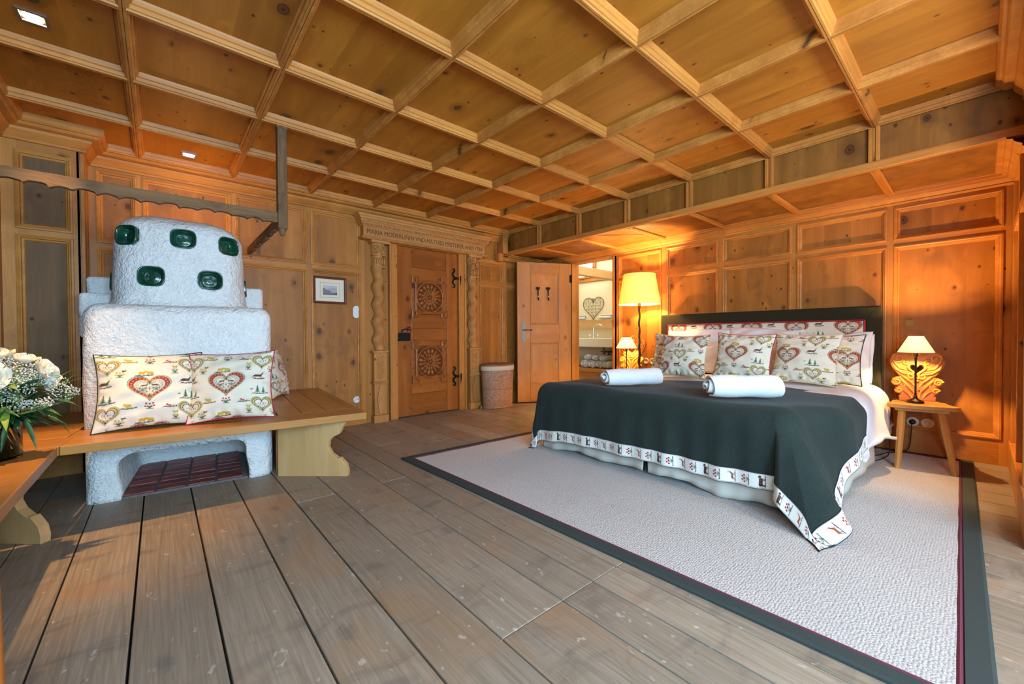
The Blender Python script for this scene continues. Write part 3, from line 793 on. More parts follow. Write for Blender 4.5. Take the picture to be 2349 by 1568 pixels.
ridge = lambda x, s: sum(a*np.sin(x*f_ + p) for a, f_, p in s)
for i in range(NX):
    for jj in range(NY):
        u, vv = i/(NX-1), jj/(NY-1); G[i, jj] = (-.074 + .148*u, -.0062, -.05 + .1*vv)
        far = .80 - .18*abs(u-.68)*1.6 + .03*math.sin(u*23); near = .72 - .62*u + .05*math.sin(u*17); tree = .12 + .30*max(0, (u-.72))*2 + .05*math.sin(u*60)
        s = .72 - .15*vv
        if vv < far: s = .46 + .12*math.sin(u*40 + vv*22)
        if vv < near: s = .16 + .16*rs.rand() + .1*math.sin(u*50 - vv*30)
        elif vv < far - .22: s = .38 + .2*rs.rand()
        if vv < tree: s = .05 + .14*rs.rand()
        C3[i, jj] = s
f = MB(); f.grid(G, col=C3.reshape(-1, 3), flip=True); f.build('engraving', M['print'], mb_)
def stadium(w, h, n=10, cx=0, cz=0):
    r = w/2; pts = [(cx + r*math.cos(PI*k/n), cz + h/2 - r + r*math.sin(PI*k/n)) for k in range(n+1)]
    return pts + [(cx - r*math.cos(PI*k/n), cz - h/2 + r - r*math.sin(PI*k/n)) for k in range(n+1)]
sw = thing('light_switch', 'white oval double light switch below the framed picture', 'light switch', (1.704, 4.68, 1.281))
f = MB(); f.prism(stadium(.075, .142), 0, -.012, fxz); f.build('plate', M['white_plastic'], sw, bevel=.003)
for z in (.034, -.034):
    f = MB(); f.prism([(.027*math.cos(2*PI*k/20), z + .027*math.sin(2*PI*k/20)) for k in range(20)], -.012, -.016, fxz); f.box(-.004, .004, -.026, -.016, z-.016, z+.016)
    f.build('toggle', M['white_plastic'], sw)
def socket(name, label, loc, rotz, mat, n=1, plug=None):
    s = thing(name, label, 'socket', loc, rotz)
    for k in range(n):
        x = .088*k
        f = MB()
        f.lathe([(.04,0),(.041,.004),(.037,.010),(.024,.012),(.021,.004),(.019,.002),(0,.002)], n=28)
        o = f.build('face_plate', mat, s); o.rotation_euler = (PI/2, 0, 0); o.location = (x, 0, 0)
        f = MB(); f.tube([(-.0095,0,.0015),(-.0095,0,.0035)], .0026, 8); f.tube([(.0095,0,.0015),(.0095,0,.0035)], .0026, 8); f.box(-.002,.002,-.021,-.018,.003,.009); f.box(-.002,.002,.018,.021,.003,.009)
        f.build('contacts', M['iron'], o)
    return s
socket('wall_socket', 'round white wall socket low beside the twisted column', (1.70, 4.68, .28), 0, M['white_plastic'])
# wicker laundry basket with lid
bk = thing('laundry_basket', 'tall oval wicker laundry basket with a lid and pale rim', 'basket', (3.60, 4.465, 0))
f = MB(); P = []
NT_, NZ = 150, 112
for i in range(NZ+1):
    t = i/NZ; z = .004 + .545*t; row = []
    s = .90 + .10*t
    for k in range(NT_):
        a = 2*PI*k/NT_
        w = .0045*math.sin(k*2*PI*30/NT_ + (i//2 % 2)*PI)*(.6+.4*math.sin(i*PI)) + .0025*math.cos(i*PI)
        row.append(((.262*s+w)*math.cos(a), (.158*s+w)*math.sin(a), z))
    P.append(row)
f.grid(P, closed_v=True, flip=True); f.lathe([(0,.004),(.9,.004)], n=40, sx=.262, sy=.158)
f.build('wicker_body', M['wicker'], bk)
f = MB()
for t0 in (.07, .27, .40): f.tube([(.262*(.9+.1*t0/.545)*1.01*math.cos(a), .158*(.9+.1*t0/.545)*1.015*math.sin(a), t0+.003*math.sin(a*60)) for a in [2*PI*k/120 for k in range(120)]], .005, 6, closed=True)
f.tube([(.262*.905*math.cos(a), .158*.905*math.sin(a), .012+.004*math.sin(a*40)) for a in [2*PI*k/160 for k in range(160)]], .010, 6, closed=True); f.build('woven_band', M['wicker'], bk)
f = MB(); f.grid([[((.262+o)*math.cos(a), (.158+o)*math.sin(a), z) for a in [2*PI*k/64 for k in range(64)]] for o, z in ((.008,.525),(.011,.55),(.011,.575),(.006,.585))], closed_v=True, flip=True); f.build('rim', M['wicker_rim'], bk)
f = MB(); P = [[((.27*s+.002*math.sin(k*1.2))*math.cos(2*PI*k/80), (.166*s)*math.sin(2*PI*k/80), z + .002*math.sin(k*PI/2 + i*PI)) for k in range(80)] for i, (s, z) in enumerate([(.96,.583),(1.0,.59),(1.0,.602),(.97,.608),(.8,.614),(.6,.618),(.4,.62),(.2,.622),(.01,.623)])]
f.grid(P, closed_v=True, flip=True); lid = f.build('lid', plain('dark_wicker', (150,96,66), .6, noise=.5, nscale=70, bump=.6, bscale=90, bdist=.006), bk)
f = MB(); f.tube([(-.035,-.02,.618),(-.03,-.02,.64),(0,-.02,.648),(.03,-.02,.64),(.035,-.02,.618)], .006, 8); f.build('loop_handle', M['wicker'], lid)
ds = thing('door_stop', 'small ribbed brass door stop on the floor by the basket', 'door stop', (3.335, 4.50, 0))
f = MB(); f.lathe([(.020,0),(.022,.006),(.016,.010),(.022,.016),(.016,.022),(.021,.028),(.015,.034),(.018,.042),(.008,.05),(0,.05)], n=20); f.build('body', M['brass'], ds)
# recessed ceiling spots
for (x, y), lab in (((-.434, 2.977), 'square recessed ceiling spotlight above the flower vase'), ((.21, 4.364), 'square recessed ceiling spotlight behind the white stove')):
    s = thing('ceiling_spotlight', lab, 'ceiling light', (x, y, ZC), 0, 'recessed ceiling spotlights')
    f = MB()
    f.sweep_rect(-.052, .052, -.052, .052, [(0,.004),(0,-.006),(.012,-.006),(.016,.004)], fxy); f.build('frame', M['steel'], s)
    f = MB(); f.lathe([(.036,-.003),(.036,.0005),(0,.0005)][::-1], n=24); f.build('lens', emit('halogen_glow', (1,.72,.38,1), 30), s)
# ------------------------------------------------------------------ white masonry stove
ROT = math.atan2(-.0925, .9957); SO = (-.355, 3.477, 0)
def noise3(p, s=1.0):
    x, y, z = p
    return (math.sin(x*7*s+1.3*math.sin(y*5*s)) + math.sin(y*9*s+2.1*math.sin(z*6*s)) + math.sin(z*8*s+1.7*math.sin(x*6*s)))/3
def bool_cut(o, cutters):
    for c in cutters:
        m = o.modifiers.new('cut', 'BOOLEAN'); m.operation = 'DIFFERENCE'; m.object = c; m.solver = 'EXACT'
    bpy.context.view_layer.update()
    me = bpy.data.meshes.new_from_object(o.evaluated_get(bpy.context.evaluated_depsgraph_get()))
    o.modifiers.clear(); o.data = me
    for c in cutters: bpy.data.objects.remove(c)
stove = thing('masonry_stove', 'white plastered masonry stove with dark green glazed bowl tiles', 'stove', SO, ROT)
SD = 1.165
def wob(q):
    n = noise3(q, 1.0)*.006 + noise3(q, 3.1)*.0025
    q = Vector((q.x + n*.8, q.y + n, q.z + n*.5))
    if q.z < .03: q.z = max(q.z, 0)
    if q.y > SD-.01: q.y = min(q.y, SD)
    return q
f = MB(); f.rbox(-.004, .978, 0, SD, -.12, 1.212, .085, 22, wob)
body = f.build('stove_body', M['plaster'], stove)
f = MB(); f.rbox(.155, .825, -.4, .80, -.3, .285, .085, 10, lambda q: Vector((q.x + .01*math.sin(q.z*20+1) + (.03*(q.z<.1)*(.1-q.z) if q.x < .4 else -.03*(q.z<.1)*(.1-q.z)), q.y, q.z)))
cut = f.build('cutter', None); cut.location = SO; cut.rotation_euler = (0, 0, ROT)
bpy.context.view_layer.update()
bool_cut(body, [cut])
# brick floor of the wood niche
f = MB(); bw, bd = .158, .098
for i in range(-1, 5):
    for j in range(8):
        x0 = .165 + i*bw + .02*j*0; y0 = .015 + j*bd
        a, b_ = max(.165, x0+.006), min(.815, x0+bw-.006)
        if b_ - a < .02: continue
        f.box(a, b_, y0+.006, y0+bd-.006, .001, .021+.004*random.random())
f.build('brick_floor', M['brick'], stove, bevel=.004)
f = MB(); f.box(.16, .82, .01, .80, .0005, .014); f.build('mortar_bed', M['mortar'], stove)
# the rounded upper body
ZT, CXD, CYD = 1.862, .455, .66
def dome_pt(th, z):
    t = (z - 1.19)/(ZT - 1.19)
    hw = .398 - .034*max(0, t) + .05*max(0, 1 - (z-1.19)/.085)**2.2
    hd = .44 - .045*max(0, t) + .05*max(0, 1 - (z-1.19)/.085)**2.2
    rr = .16; k = 1.0
    if z > ZT - rr:
        q = (z - (ZT - rr))/rr; k = 1; e = rr*(1 - math.sqrt(max(0, 1 - q*q))); hw -= e; hd -= e
    n = 3.6; c, s = math.cos(th), math.sin(th); r = (abs(c)**n + abs(s)**n)**(-1/n)
    # the crown leans: higher at the left-back
    return Vector((CXD + hw*r*c, CYD + hd*r*s, z + (.02*(-c*.5) * max(0, t))))
f = MB(); zs = [1.19 + .1*i/8 for i in range(8)] + [1.29 + (ZT-.16-1.29)*i/14 for i in range(14)] + [ZT-.16+.16*math.sin(PI/2*i/10) for i in range(11)]
P = []
for z in zs:
    row = []
    for k in range(96):
        p = dome_pt(2*PI*k/96, z); n = noise3(p, 1.1)*.007 + noise3(p, 3.3)*.003
        d = Vector((p.x-CXD, p.y-CYD, 0)).normalized(); row.append(p + d*n + Vector((0,0,n*.3)))
    P.append(row)
last = P[-1]; cx_ = sum((Vector(p) for p in last), Vector())/96
for s in (.75, .5, .25, .02): P.append([cx_ + (Vector(p)-cx_)*s + Vector((0,0,.006*(1-s))) for p in last])
f.grid(P, closed_v=True, flip=True)
b = len(f.v) - 96*len(P)
f.f.append(tuple(b + k for k in reversed(range(96)))); f.r.append(.5); f.sm.append(False)
e = len(f.v) - 96; f.f.append(tuple(e + k for k in range(96))); f.r.append(.5); f.sm.append(False)
crown = f.build('stove_crown', M['plaster'], stove)
def sq(t, a, b_, n=3.2):
    c, s = math.cos(t), math.sin(t); r = (abs(c)**n + abs(s)**n)**(-1/n); return a*r*c, b_*r*s
spots = [(.17, 1.685, 'x'), (.472, 1.695, 'x'), (.735, 1.685, 'x'), (.300, 1.415, 'x'), (.622, 1.413, 'x'), (math.radians(197), 1.39, 't'), (math.radians(-14), 1.395, 't')]
cutters, bowls = [], []
for sx, z, how in spots:
    if how == 'x':
        th = min([PI + PI*k/400 for k in range(401)], key=lambda a: abs(dome_pt(a, z).x - sx))
    else: th = sx
    p = dome_pt(th, z); tx = (dome_pt(th+.03, z) - dome_pt(th-.03, z)).normalized(); tz = (dome_pt(th, z+.02) - dome_pt(th, z-.02)).normalized()
    nrm = tx.cross(tz).normalized(); tz = nrm.cross(tx)
    R3 = Matrix((tx, tz, nrm)).transposed().to_4x4(); R3.translation = p
    f = MB(); f.lathe([(1.0, -.09), (1.0, .04)], n=32)
    f.v = [(*sq(math.atan2(y, x), .070, .066), z_) for x, y, z_ in f.v]
    c = f.build('cutter', None); c.matrix_world = Matrix.Translation(SO) @ Matrix.Rotation(ROT, 4, 'Z') @ R3; cutters.append(c)
    bowls.append(R3)
bpy.context.view_layer.update()
bool_cut(crown, cutters)
for R3 in bowls:
    f = MB(); rings = []
    for (s, z_, n_) in [(1.03,-.01,3.4), (1.06,.004,3.4), (1.0,.010,3.4), (.93,.004,3.3), (.86,-.012,3.0), (.76,-.034,2.6), (.66,-.046,2.3), (.60,-.049,2.1), (.56,-.044,2.0), (.40,-.047,2.0), (.36,-.044,2), (.12,-.046,2.0), (.01,-.046,2.0)]:
        rings.append([(*sq(2*PI*k/40, .069*s, .065*s, n_), z_) for k in range(40)])
    f.grid(rings, closed_v=True)
    o = f.build('bowl_tile', M['tile_green'], stove); o['label'] = 'dark green glazed concave bowl tile'; o.matrix_local = R3
for nm, bx in (('side_block', (-.118, .05, .80, 1.12, 1.0, 1.458)), ('side_block', (-.122, .05, .60, .86, 1.0, 1.322)), ('side_block', (.80, .988, .80, 1.13, 1.1, 1.43))):
    f = MB(); f.rbox(*bx, .03, 8, lambda q: q + Vector((1,1,1))*noise3(q, 2.2)*.004); f.build(nm, M['plaster'], stove)
# ------------------------------------------------------------------ benches
cb = thing('corner_bench', 'pine bench seat built round the white stove with cushions on it', 'bench', SO, ROT)
f = MB()
ZS, TH = .46, .048
f.box(.0145, 1.518, -.467, -.215, ZS-TH, ZS); f.box(-.008, .985, -.212, -.018, ZS-TH, ZS)
f.box(-.385, .012, -.467, -.215, ZS-TH, ZS); f.box(-.385, -.012, -.209, .05, ZS-TH, ZS); f.box(-.385, -.012, .053, .33, ZS-TH, ZS); f.box(-.375, -.012, .333, .60, ZS-TH, ZS); f.box(-.37, -.012, .603, .84, ZS-TH, ZS)
seat1 = f.build('seat_planks', M['benchX'], cb, bevel=.004)
f = MB(); f.box(.993, 1.14, -.212, 1.24, ZS-TH, ZS); f.box(1.143, 1.30, -.212, 1.26, ZS-TH, ZS); f.box(1.303, 1.455, -.212, 1.285, ZS-TH, ZS); f.box(1.458, 1.518, -.212, 1.30, ZS-TH, ZS)
f.build('wing_planks', M['benchY'], cb, bevel=.004)
PROFR = [(0,0),(.50,0),(.502,.04),(.49,.085),(.462,.118),(.447,.135),(.44,.13),(.425,.135),(.385,.165),(.362,.205),(.368,.25),(.40,.285),(.44,.302),(.452,.318),(.462,.345),(.487,.378),(.50,.395),(.51,.41),(0,.41)]
def bracket(parent, p, d, inv, prof, mat):
    dv = Vector((*d, 0)).normalized(); nv = Vector((-dv.y, dv.x, 0))
    fr = lambda a, b, h: tuple(inv @ (Vector((*p, 0)) + dv*a + nv*h + Vector((0, 0, b))))
    m = MB(); m.prism(prof, -.022, .022, fr, smooth=False)
    return m.build('leg', mat, parent, bevel=.003)
INV = (Matrix.Translation(SO) @ Matrix.Rotation(ROT, 4, 'Z')).inverted()
bracket(cb, (.646, 3.314), (.374, -.334), INV, PROFR, M['paleZ'])
f = MB(); f.box(1.16, 1.20, .0, 1.2, .0, ZS-TH); f.box(1.0, 1.16, .02, .06, 0, ZS-TH); f.build('support_board', M['benchZ'], cb)
f = MB(); dome(f, 0, 0, 0, .011, .011, .008, fxy, 12, 3); o = f.build('foot_cap', M['steel'], cb); o.location = (1.49, -.34, .405); o.rotation_euler = (PI/2, 0, PI/2)
lb = thing('wall_bench', 'pine bench along the side wall carrying the flower vase', 'bench', (-.58, 2.2, 0))
IL = Matrix.Translation((.58, -2.2, 0))
f = MB(); f.box(.035, .19, -.95, .800, ZS-TH, ZS); f.box(-.205, .032, -.95, .805, ZS-TH, ZS); f.build('seat_planks', M['benchY'], lb, bevel=.004)
PROFL = [(a-.5+.44 if a > .2 else 0, z) for a, z in PROFR]
bracket(lb, (-.752, 3.318-.02), (.170, -.161), IL, PROFL, M['paleZ'])
bracket(lb, (-.70, 1.45), (1, 0), IL, [(a*.6, z) for a, z in PROFR], M['paleZ'])
# ------------------------------------------------------------------ hanging rails over the stove
rk = thing('drying_rack', 'old weathered wooden drying rack hanging from the ceiling over the stove', 'drying rack', (.672, 3.256, 0))
f = MB(); f.box(-.030, .030, -.03, .03, 1.765, ZC); pst = f.build('hanging_post', M['weatherZ'], rk, bevel=.004)
f = MB(); f.box(-.034,.034,-.034,.034,ZB-.012,ZB); f.build('ceiling_collar', M['weatherZ'], pst); f = MB(); f.lathe([(0,1.715),(.012,1.718),(.02,1.73),(.018,1.745),(.026,1.755),(.026,1.768)], n=12); f.build('turned_end', M['weatherZ'], pst)
def scallop(L, zt, zb, seed, step=.085):
    rr = random.Random(seed); pts = []; x = 0
    n = int(L/step)
    bot = []
    for i in range(n):
        x0 = L*i/n; a = rr.uniform(.006, .016); off = rr.uniform(-.006, .006)
        for k, q in enumerate((0, .2, .45, .7, .9)):
            bot.append((x0 + L/n*q, zb + off + a*(.9*math.sin(PI*q) - (.5 if k == 0 else 0)) + rr.uniform(-.002,.002)))
    bot.append((L, zb)); return bot + [(L, zt), (0, zt)]
f = MB(); f.prism(scallop(1.43, 1.874, 1.806, 4), -.018, .018, lambda a, b, h: (-.03 - 1.43 + a, h, b)); f.build('scalloped_rail', M['weatherX'], rk, bevel=.003)
f = MB(); f.prism(scallop(1.37, 1.868, 1.80, 9), -.016, .016, lambda a, b, h: (h, .03 + a, b)); f.build('scalloped_rail', M['weatherY'], rk, bevel=.003)
# ------------------------------------------------------------------ the printed cloth: hearts, deer, firs, sheep, flowers, birds
TW, TH2, RES = .39, .285, .0006
TNX, TNY = int(TW/RES), int(TH2/RES)
lin = lambda r, g, b: np.array(srgb(r, g, b)[:3])
CREAM = lin(238, 228, 206)
TILE = np.tile(CREAM, (TNX, TNY, 1)).astype(np.float64)
ANCHOR = None
def fill(poly, c):
    """even-odd fill, wrapping round the tile."""
    P = np.array(poly)
    if ANCHOR is not None: P = np.array(ANCHOR[:2]) + (P - np.array(ANCHOR[:2]))*ANCHOR[2]
    P = P/RES
    x0, y0 = np.floor(P.min(0)).astype(int) - 1; x1, y1 = np.ceil(P.max(0)).astype(int) + 1
    X, Y = np.meshgrid(np.arange(x0, x1)+.5, np.arange(y0, y1)+.5, indexing='ij'); inside = np.zeros(X.shape, bool)
    for i in range(len(P)):
        ax, ay = P[i-1]; bx, by = P[i]
        if ay == by: continue
        cr = ((ay > Y) != (by > Y)) & (X < (bx-ax)*(Y-ay)/(by-ay) + ax); inside ^= cr
    ii, jj = np.nonzero(inside); TILE[(ii+x0) % TNX, (jj+y0) % TNY] = c
def heart(cx, cy, w, h, n=48):
    return [(cx + w/32*16*math.sin(t)**3, cy + h/29*(13*math.cos(t)-5*math.cos(2*t)-2*math.cos(3*t)-math.cos(4*t)+2.5)) for t in [2*PI*i/n for i in range(n)]]
def disc(cx, cy, r, c, n=10, ry=None): fill([(cx+r*math.cos(2*PI*k/n), cy+(ry or r)*math.sin(2*PI*k/n)) for k in range(n)], c)
def line(pts, w, c):
    for (ax, ay), (bx, by) in zip(pts[:-1], pts[1:]):
        l = math.hypot(bx-ax, by-ay) or 1; nx, ny = -(by-ay)/l*w/2, (bx-ax)/l*w/2; fill([(ax+nx,ay+ny),(bx+nx,by+ny),(bx-nx,by-ny),(ax-nx,ay-ny)], c)
INK, RED, ORG, GRN, OLV, BRN, YEL, PNK, WHT = lin(30,40,48), lin(168,44,34), lin(214,150,66), lin(40,108,70), lin(122,116,48), lin(98,56,40), lin(206,172,60), lin(190,60,84), lin(240,232,214)
def grass(cx, cy, w, sc=1):
    line([(cx-w/2, cy+.001), (cx-w*.1, cy-.001), (cx+w/2, cy+.0015)], .0035*sc, INK)
    for k in range(9):
        x = cx - w/2 + w*k/8; line([(x, cy), (x + (.003 if k % 2 else -.003), cy + (.006 if k % 3 else -.005))], .0014, INK)
def deer(cx, cy, s=1, c=BRN, f=1):
    g = lambda pts: [(cx+f*x*s, cy+y*s) for x, y in pts]
    fill(g([(-.022,.004),(-.012,.010),(.008,.009),(.016,.016),(.022,.016),(.017,.010),(.012,.000),(-.008,-.001),(-.02,.000)]), c)
    for p in ([(.010,.002),(.020,-.006)], [(.006,.001),(.010,-.008)], [(-.018,.002),(-.027,-.006)], [(-.014,.001),(-.018,-.008)]): line(g(p), .0022*s, c)
    line(g([(.017,.016),(.020,.023),(.025,.026)]), .0014*s, INK); line(g([(.015,.016),(.014,.024)]), .0014*s, INK)
def fir(cx, cy, h):
    line([(cx, cy), (cx, cy+h*.2)], .003, BRN)
    for q in range(4):
        y = cy + h*(.12+.2*q); w = h*(.30-.065*q); fill([(cx-w, y), (cx+w, y), (cx+w*.35, y+h*.16), (cx, y+h*.30), (cx-w*.35, y+h*.16)], GRN)
def flowers(cx, cy, c, n=5, tall=0):
    for k in range(n):
        a = PI*(.15+.7*k/max(1, n-1)); r = .016 + .006*(k % 2); x, y = cx + r*math.cos(a)*(.6 if tall else 1), cy + r*math.sin(a)*(1.6 if tall else 1)
        line([(cx, cy-.004), (x, y)], .0016, GRN); disc(x, y, .0042, c); line([(cx, cy), (cx+.010*math.cos(a), cy+.006)], .0035, GRN)
    line([(cx-.013, cy-.005), (cx+.013, cy-.006)], .003, INK)
def sheep(cx, cy, f=1):
    disc(cx, cy, .012, YEL, 12, .0075); disc(cx+f*.012, cy+.005, .0055, YEL)
    for d_ in (-.008, -.003, .005, .009): line([(cx+d_, cy-.003), (cx+d_, cy-.012)], .002, YEL)
def bird(cx, cy, s=1):
    fill([(cx-.010*s, cy-.002*s), (cx+.002*s, cy-.003*s), (cx+.011*s, cy+.002*s), (cx+.002*s, cy+.001*s), (cx+.004*s, cy+.009*s), (cx-.002*s, cy+.001*s), (cx-.010*s, cy+.006*s)], INK)
def big_heart(cx, cy):
    W3, H3 = .205, .158
    for s, c in ((1.0, INK), (.972, CREAM), (.93, INK), (.915, RED), (.72, INK), (.705, CREAM), (.62, INK), (.60, CREAM), (.52, OLV), (.50, CREAM)): fill(heart(cx, cy, W3*s, H3*s), c)
    for k in range(34):
        x, y = heart(cx, cy, W3*.815, H3*.815, 34)[k]; disc(x, y, .0048, ORG, 8); disc(x, y, .0016, RED, 6)
    for k in range(52):
        x, y = heart(cx, cy, W3*.955, H3*.955, 52)[k]; disc(x, y, .0018, INK, 5)
        x, y = heart(cx, cy, W3*.66, H3*.66, 52)[k]; disc(x, y, .0014, RED if k % 2 else INK, 5)
    for k in range(44):
        x, y = heart(cx, cy, W3*.56, H3*.56, 44)[k]; disc(x, y, .0021, INK, 5)
        x, y = heart(cx, cy, W3*.685, H3*.685, 44)[k]; disc(x, y, .0022, INK, 5)
    for s in (-1, 1):
        for (x0, y0), (x1, y1) in (((.012,.030),(.030,.034)), ((.036,.022),(.044,.006)), ((.034,-.014),(.020,-.030)), ((.008,-.040),(.003,-.050)), ((.020,.004),(.036,.008)), ((.006,-.024),(.018,-.018)), ((.024,-.004),(.034,.000))): line([(cx+s*x0, cy+y0), (cx+s*(x0+x1)/2+.003, cy+(y0+y1)/2+.003), (cx+s*x1, cy+y1)], .0022, INK)
    deer(cx-.022, cy+.016, .80, BRN, 1); deer(cx+.022, cy+.016, .80, BRN, -1)
    for s in (-1, 1):
        flowers(cx+s*.030, cy-.004, RED, 3); disc(cx+s*.013, cy-.016, .0055, YEL); disc(cx+s*.013, cy-.016, .002, RED); line([(cx, cy+.004), (cx+s*.02, cy-.006), (cx+s*.012, cy-.022)], .0018, GRN)
    disc(cx, cy-.004, .004, RED); disc(cx, cy-.034, .004, RED); line([(cx, cy+.014), (cx, cy-.036)], .0018, GRN)
def small_heart(cx, cy):
    W3, H3 = .128, .108
    for s, c in ((1.0, INK), (.965, CREAM), (.94, YEL), (.87, OLV), (.80, YEL), (.75, CREAM), (.69, INK), (.62, CREAM)): fill(heart(cx, cy, W3*s, H3*s), c)
    for k in range(20):
        x, y = heart(cx, cy, W3*.655, H3*.655, 20)[k]; disc(x, y, .0036, INK, 6)
        x, y = heart(cx, cy, W3*.54, H3*.54, 20)[k]; disc(x, y, .0016, INK, 6)
    for s in (-1, 1):
        fill([(cx+s*.008-.003, cy+.002), (cx+s*.008+.003, cy+.002), (cx+s*.008+.002, cy+.013), (cx+s*.008-.002, cy+.013)], RED); fir(cx+s*.02, cy+.002, .013); line([(cx, cy-.024), (cx+s*.014, cy-.012), (cx+s*.016, cy-.003)], .0018, GRN); disc(cx+s*.013, cy-.010, .003, YEL)
    line([(cx-.014, cy-.002), (cx, cy-.006), (cx+.014, cy-.002)], .0016, RED); line([(cx, cy-.03), (cx, cy)], .0018, GRN)
hx, hy = TW/2, TH2/2
small_heart(0, 0); big_heart(hx, hy)
for dx, dy, fn in ((-.018,.098,lambda x,y:(sheep(x-.013,y),sheep(x+.016,y-.001,-1),grass(x-.004,y-.013,.062))), (-.135,.086,lambda x,y:flowers(x,y,YEL,5)), (.118,.098,lambda x,y:flowers(x,y,YEL,5,1)), (-.112,.118,lambda x,y:bird(x,y)), (.178,.040,lambda x,y:(deer(x,y,1.1),grass(x+.004,y-.010,.05))), (.190,-.066,lambda x,y:(fir(x-.012,y,.040),fir(x+.014,y,.032),grass(x,y-.002,.07))), (.142,-.040,lambda x,y:bird(x,y,.7)), (-.095,-.094,lambda x,y:(sheep(x,y,-1),grass(x+.002,y-.012,.055))), (.0,-.114,lambda x,y:flowers(x,y,PNK,5)), (.095,-.108,lambda x,y:(fill([(x-.018,y+.004),(x-.008,y-.004),(x+.004,y-.004),(x+.002,y+.003),(x-.006,y+.002),(x-.010,y+.009)],PNK),fill([(x+.004,y-.004),(x+.02,y+.005),(x+.012,y-.005)],YEL),grass(x,y-.007,.05)))):
    ANCHOR = (hx+dx, hy+dy, 1.34); fn(hx+dx, hy+dy)
ANCHOR = None
def sample(U, V):
    """box-filtered look-up of the print at cloth coordinates (metres)."""
    acc = 0
    for a in (-1, 0, 1):
        for b_ in (-1, 0, 1):
            acc = acc + TILE[np.mod(np.floor((U + a*.0008)/RES).astype(int), TNX), np.mod(np.floor((V + b_*.0008)/RES).astype(int), TNY)]
    return acc/9
def cushion(name, label, loc, rz, tilt, w, h, d, mat_pipe, off=(0, 0), roll=0, n=170, group=None, seed=0, psc=1.0, sag=0.0):
    """a scatter cushion: local x right, z up, front towards -y; the thing's base is its lower edge."""
    rs = np.random.RandomState(seed); ph = rs.rand(8)*6
    t = thing(name, label, 'cushion', loc, 0, group)
    M0 = Matrix.Rotation(rz, 4, 'Z') @ Matrix.Rotation(-tilt, 4, 'X') @ Matrix.Rotation(roll, 4, 'Y')
    t.rotation_euler = M0.to_euler()
    def surf(n, side):
        u = np.linspace(-1, 1, n); U, V = np.meshgrid(u, u, indexing='ij')
        pin = 1 - .10*(1-V**2)*np.abs(U)**1.5; pin2 = 1 - .085*(1-U**2)*np.abs(V)**1.5
        X = w/2*U*pin; Z = h/2*V*pin2
        T = d/2*(np.clip((1-U**2), 0, 1)**.55*np.clip((1-V**2), 0, 1)**.55)
        wr = .0035*np.sin(9*U+ph[0]+4*V)*np.sin(5*V+ph[1]) + .0025*np.sin(17*V+ph[2]-6*U) + .004*np.exp(-((np.abs(U)-.85)/.12)**2)*np.sin(26*V+ph[3]) + .004*np.exp(-((np.abs(V)-.85)/.12)**2)*np.sin(24*U+ph[4])
        T = T + wr*np.clip((1-U**2)*(1-V**2)*6, 0, 1)
        Y = side*T + sag*(1-U**2)*(V-1)*0 + .012*np.abs(U)**3*np.sign(1)*0
        Zc = Z + h/2
        return np.stack([X, Y, Zc], -1), U, V
    f = MB()
    P, U, V = surf(n, -1); cols = sample((U*w/2)/psc + off[0], (V*h/2)/psc + off[1]); f.grid(P, col=cols.reshape(-1, 3), flip=False)
    P2, U2, V2 = surf(60, 1); cols2 = sample((-U2*w/2)/psc + off[0] + .13, (V2*h/2)/psc + off[1]); f.grid(P2, col=cols2.reshape(-1, 3), flip=True)
    cv = f.build('printed_cover', M['print'], t)
    q = 40; edge = [P[int((n-1)*k/q)][0] for k in range(q)] + [P[n-1][int((n-1)*k/q)] for k in range(q)] + [P[int((n-1)*(q-k)/q)][n-1] for k in range(q)] + [P[0][int((n-1)*(q-k)/q)] for k in range(q)]
    f = MB(); f.tube([tuple(p) for p in edge], .0042, 8, closed=True); f.build('piping', mat_pipe, t)
    return t
G1 = 'printed heart cushions on the stove bench'
cushion('cushion', 'large heart print cushion with dark green piping leaning on the stove', (-.045, 3.225, .462), ROT + math.radians(3), math.radians(17), .50, .46, .18, M['pipe_green'], (.195, .148), 0, group=G1, seed=1)
cushion('cushion', 'heart print cushion with red piping standing before the green piped one', (.343, 3.120, .470), ROT + math.radians(-13), math.radians(16), .475, .45, .18, M['pipe_red'], (.212, .145), math.radians(-1.5), group=G1, seed=2)
cushion('cushion', 'heart print cushion half hidden behind the stove side on the bench', (.835, 4.17, .462), math.radians(62), math.radians(14), .44, .44, .13, M['pipe_beige'], (.16, .13), math.radians(2), group=G1, seed=3)
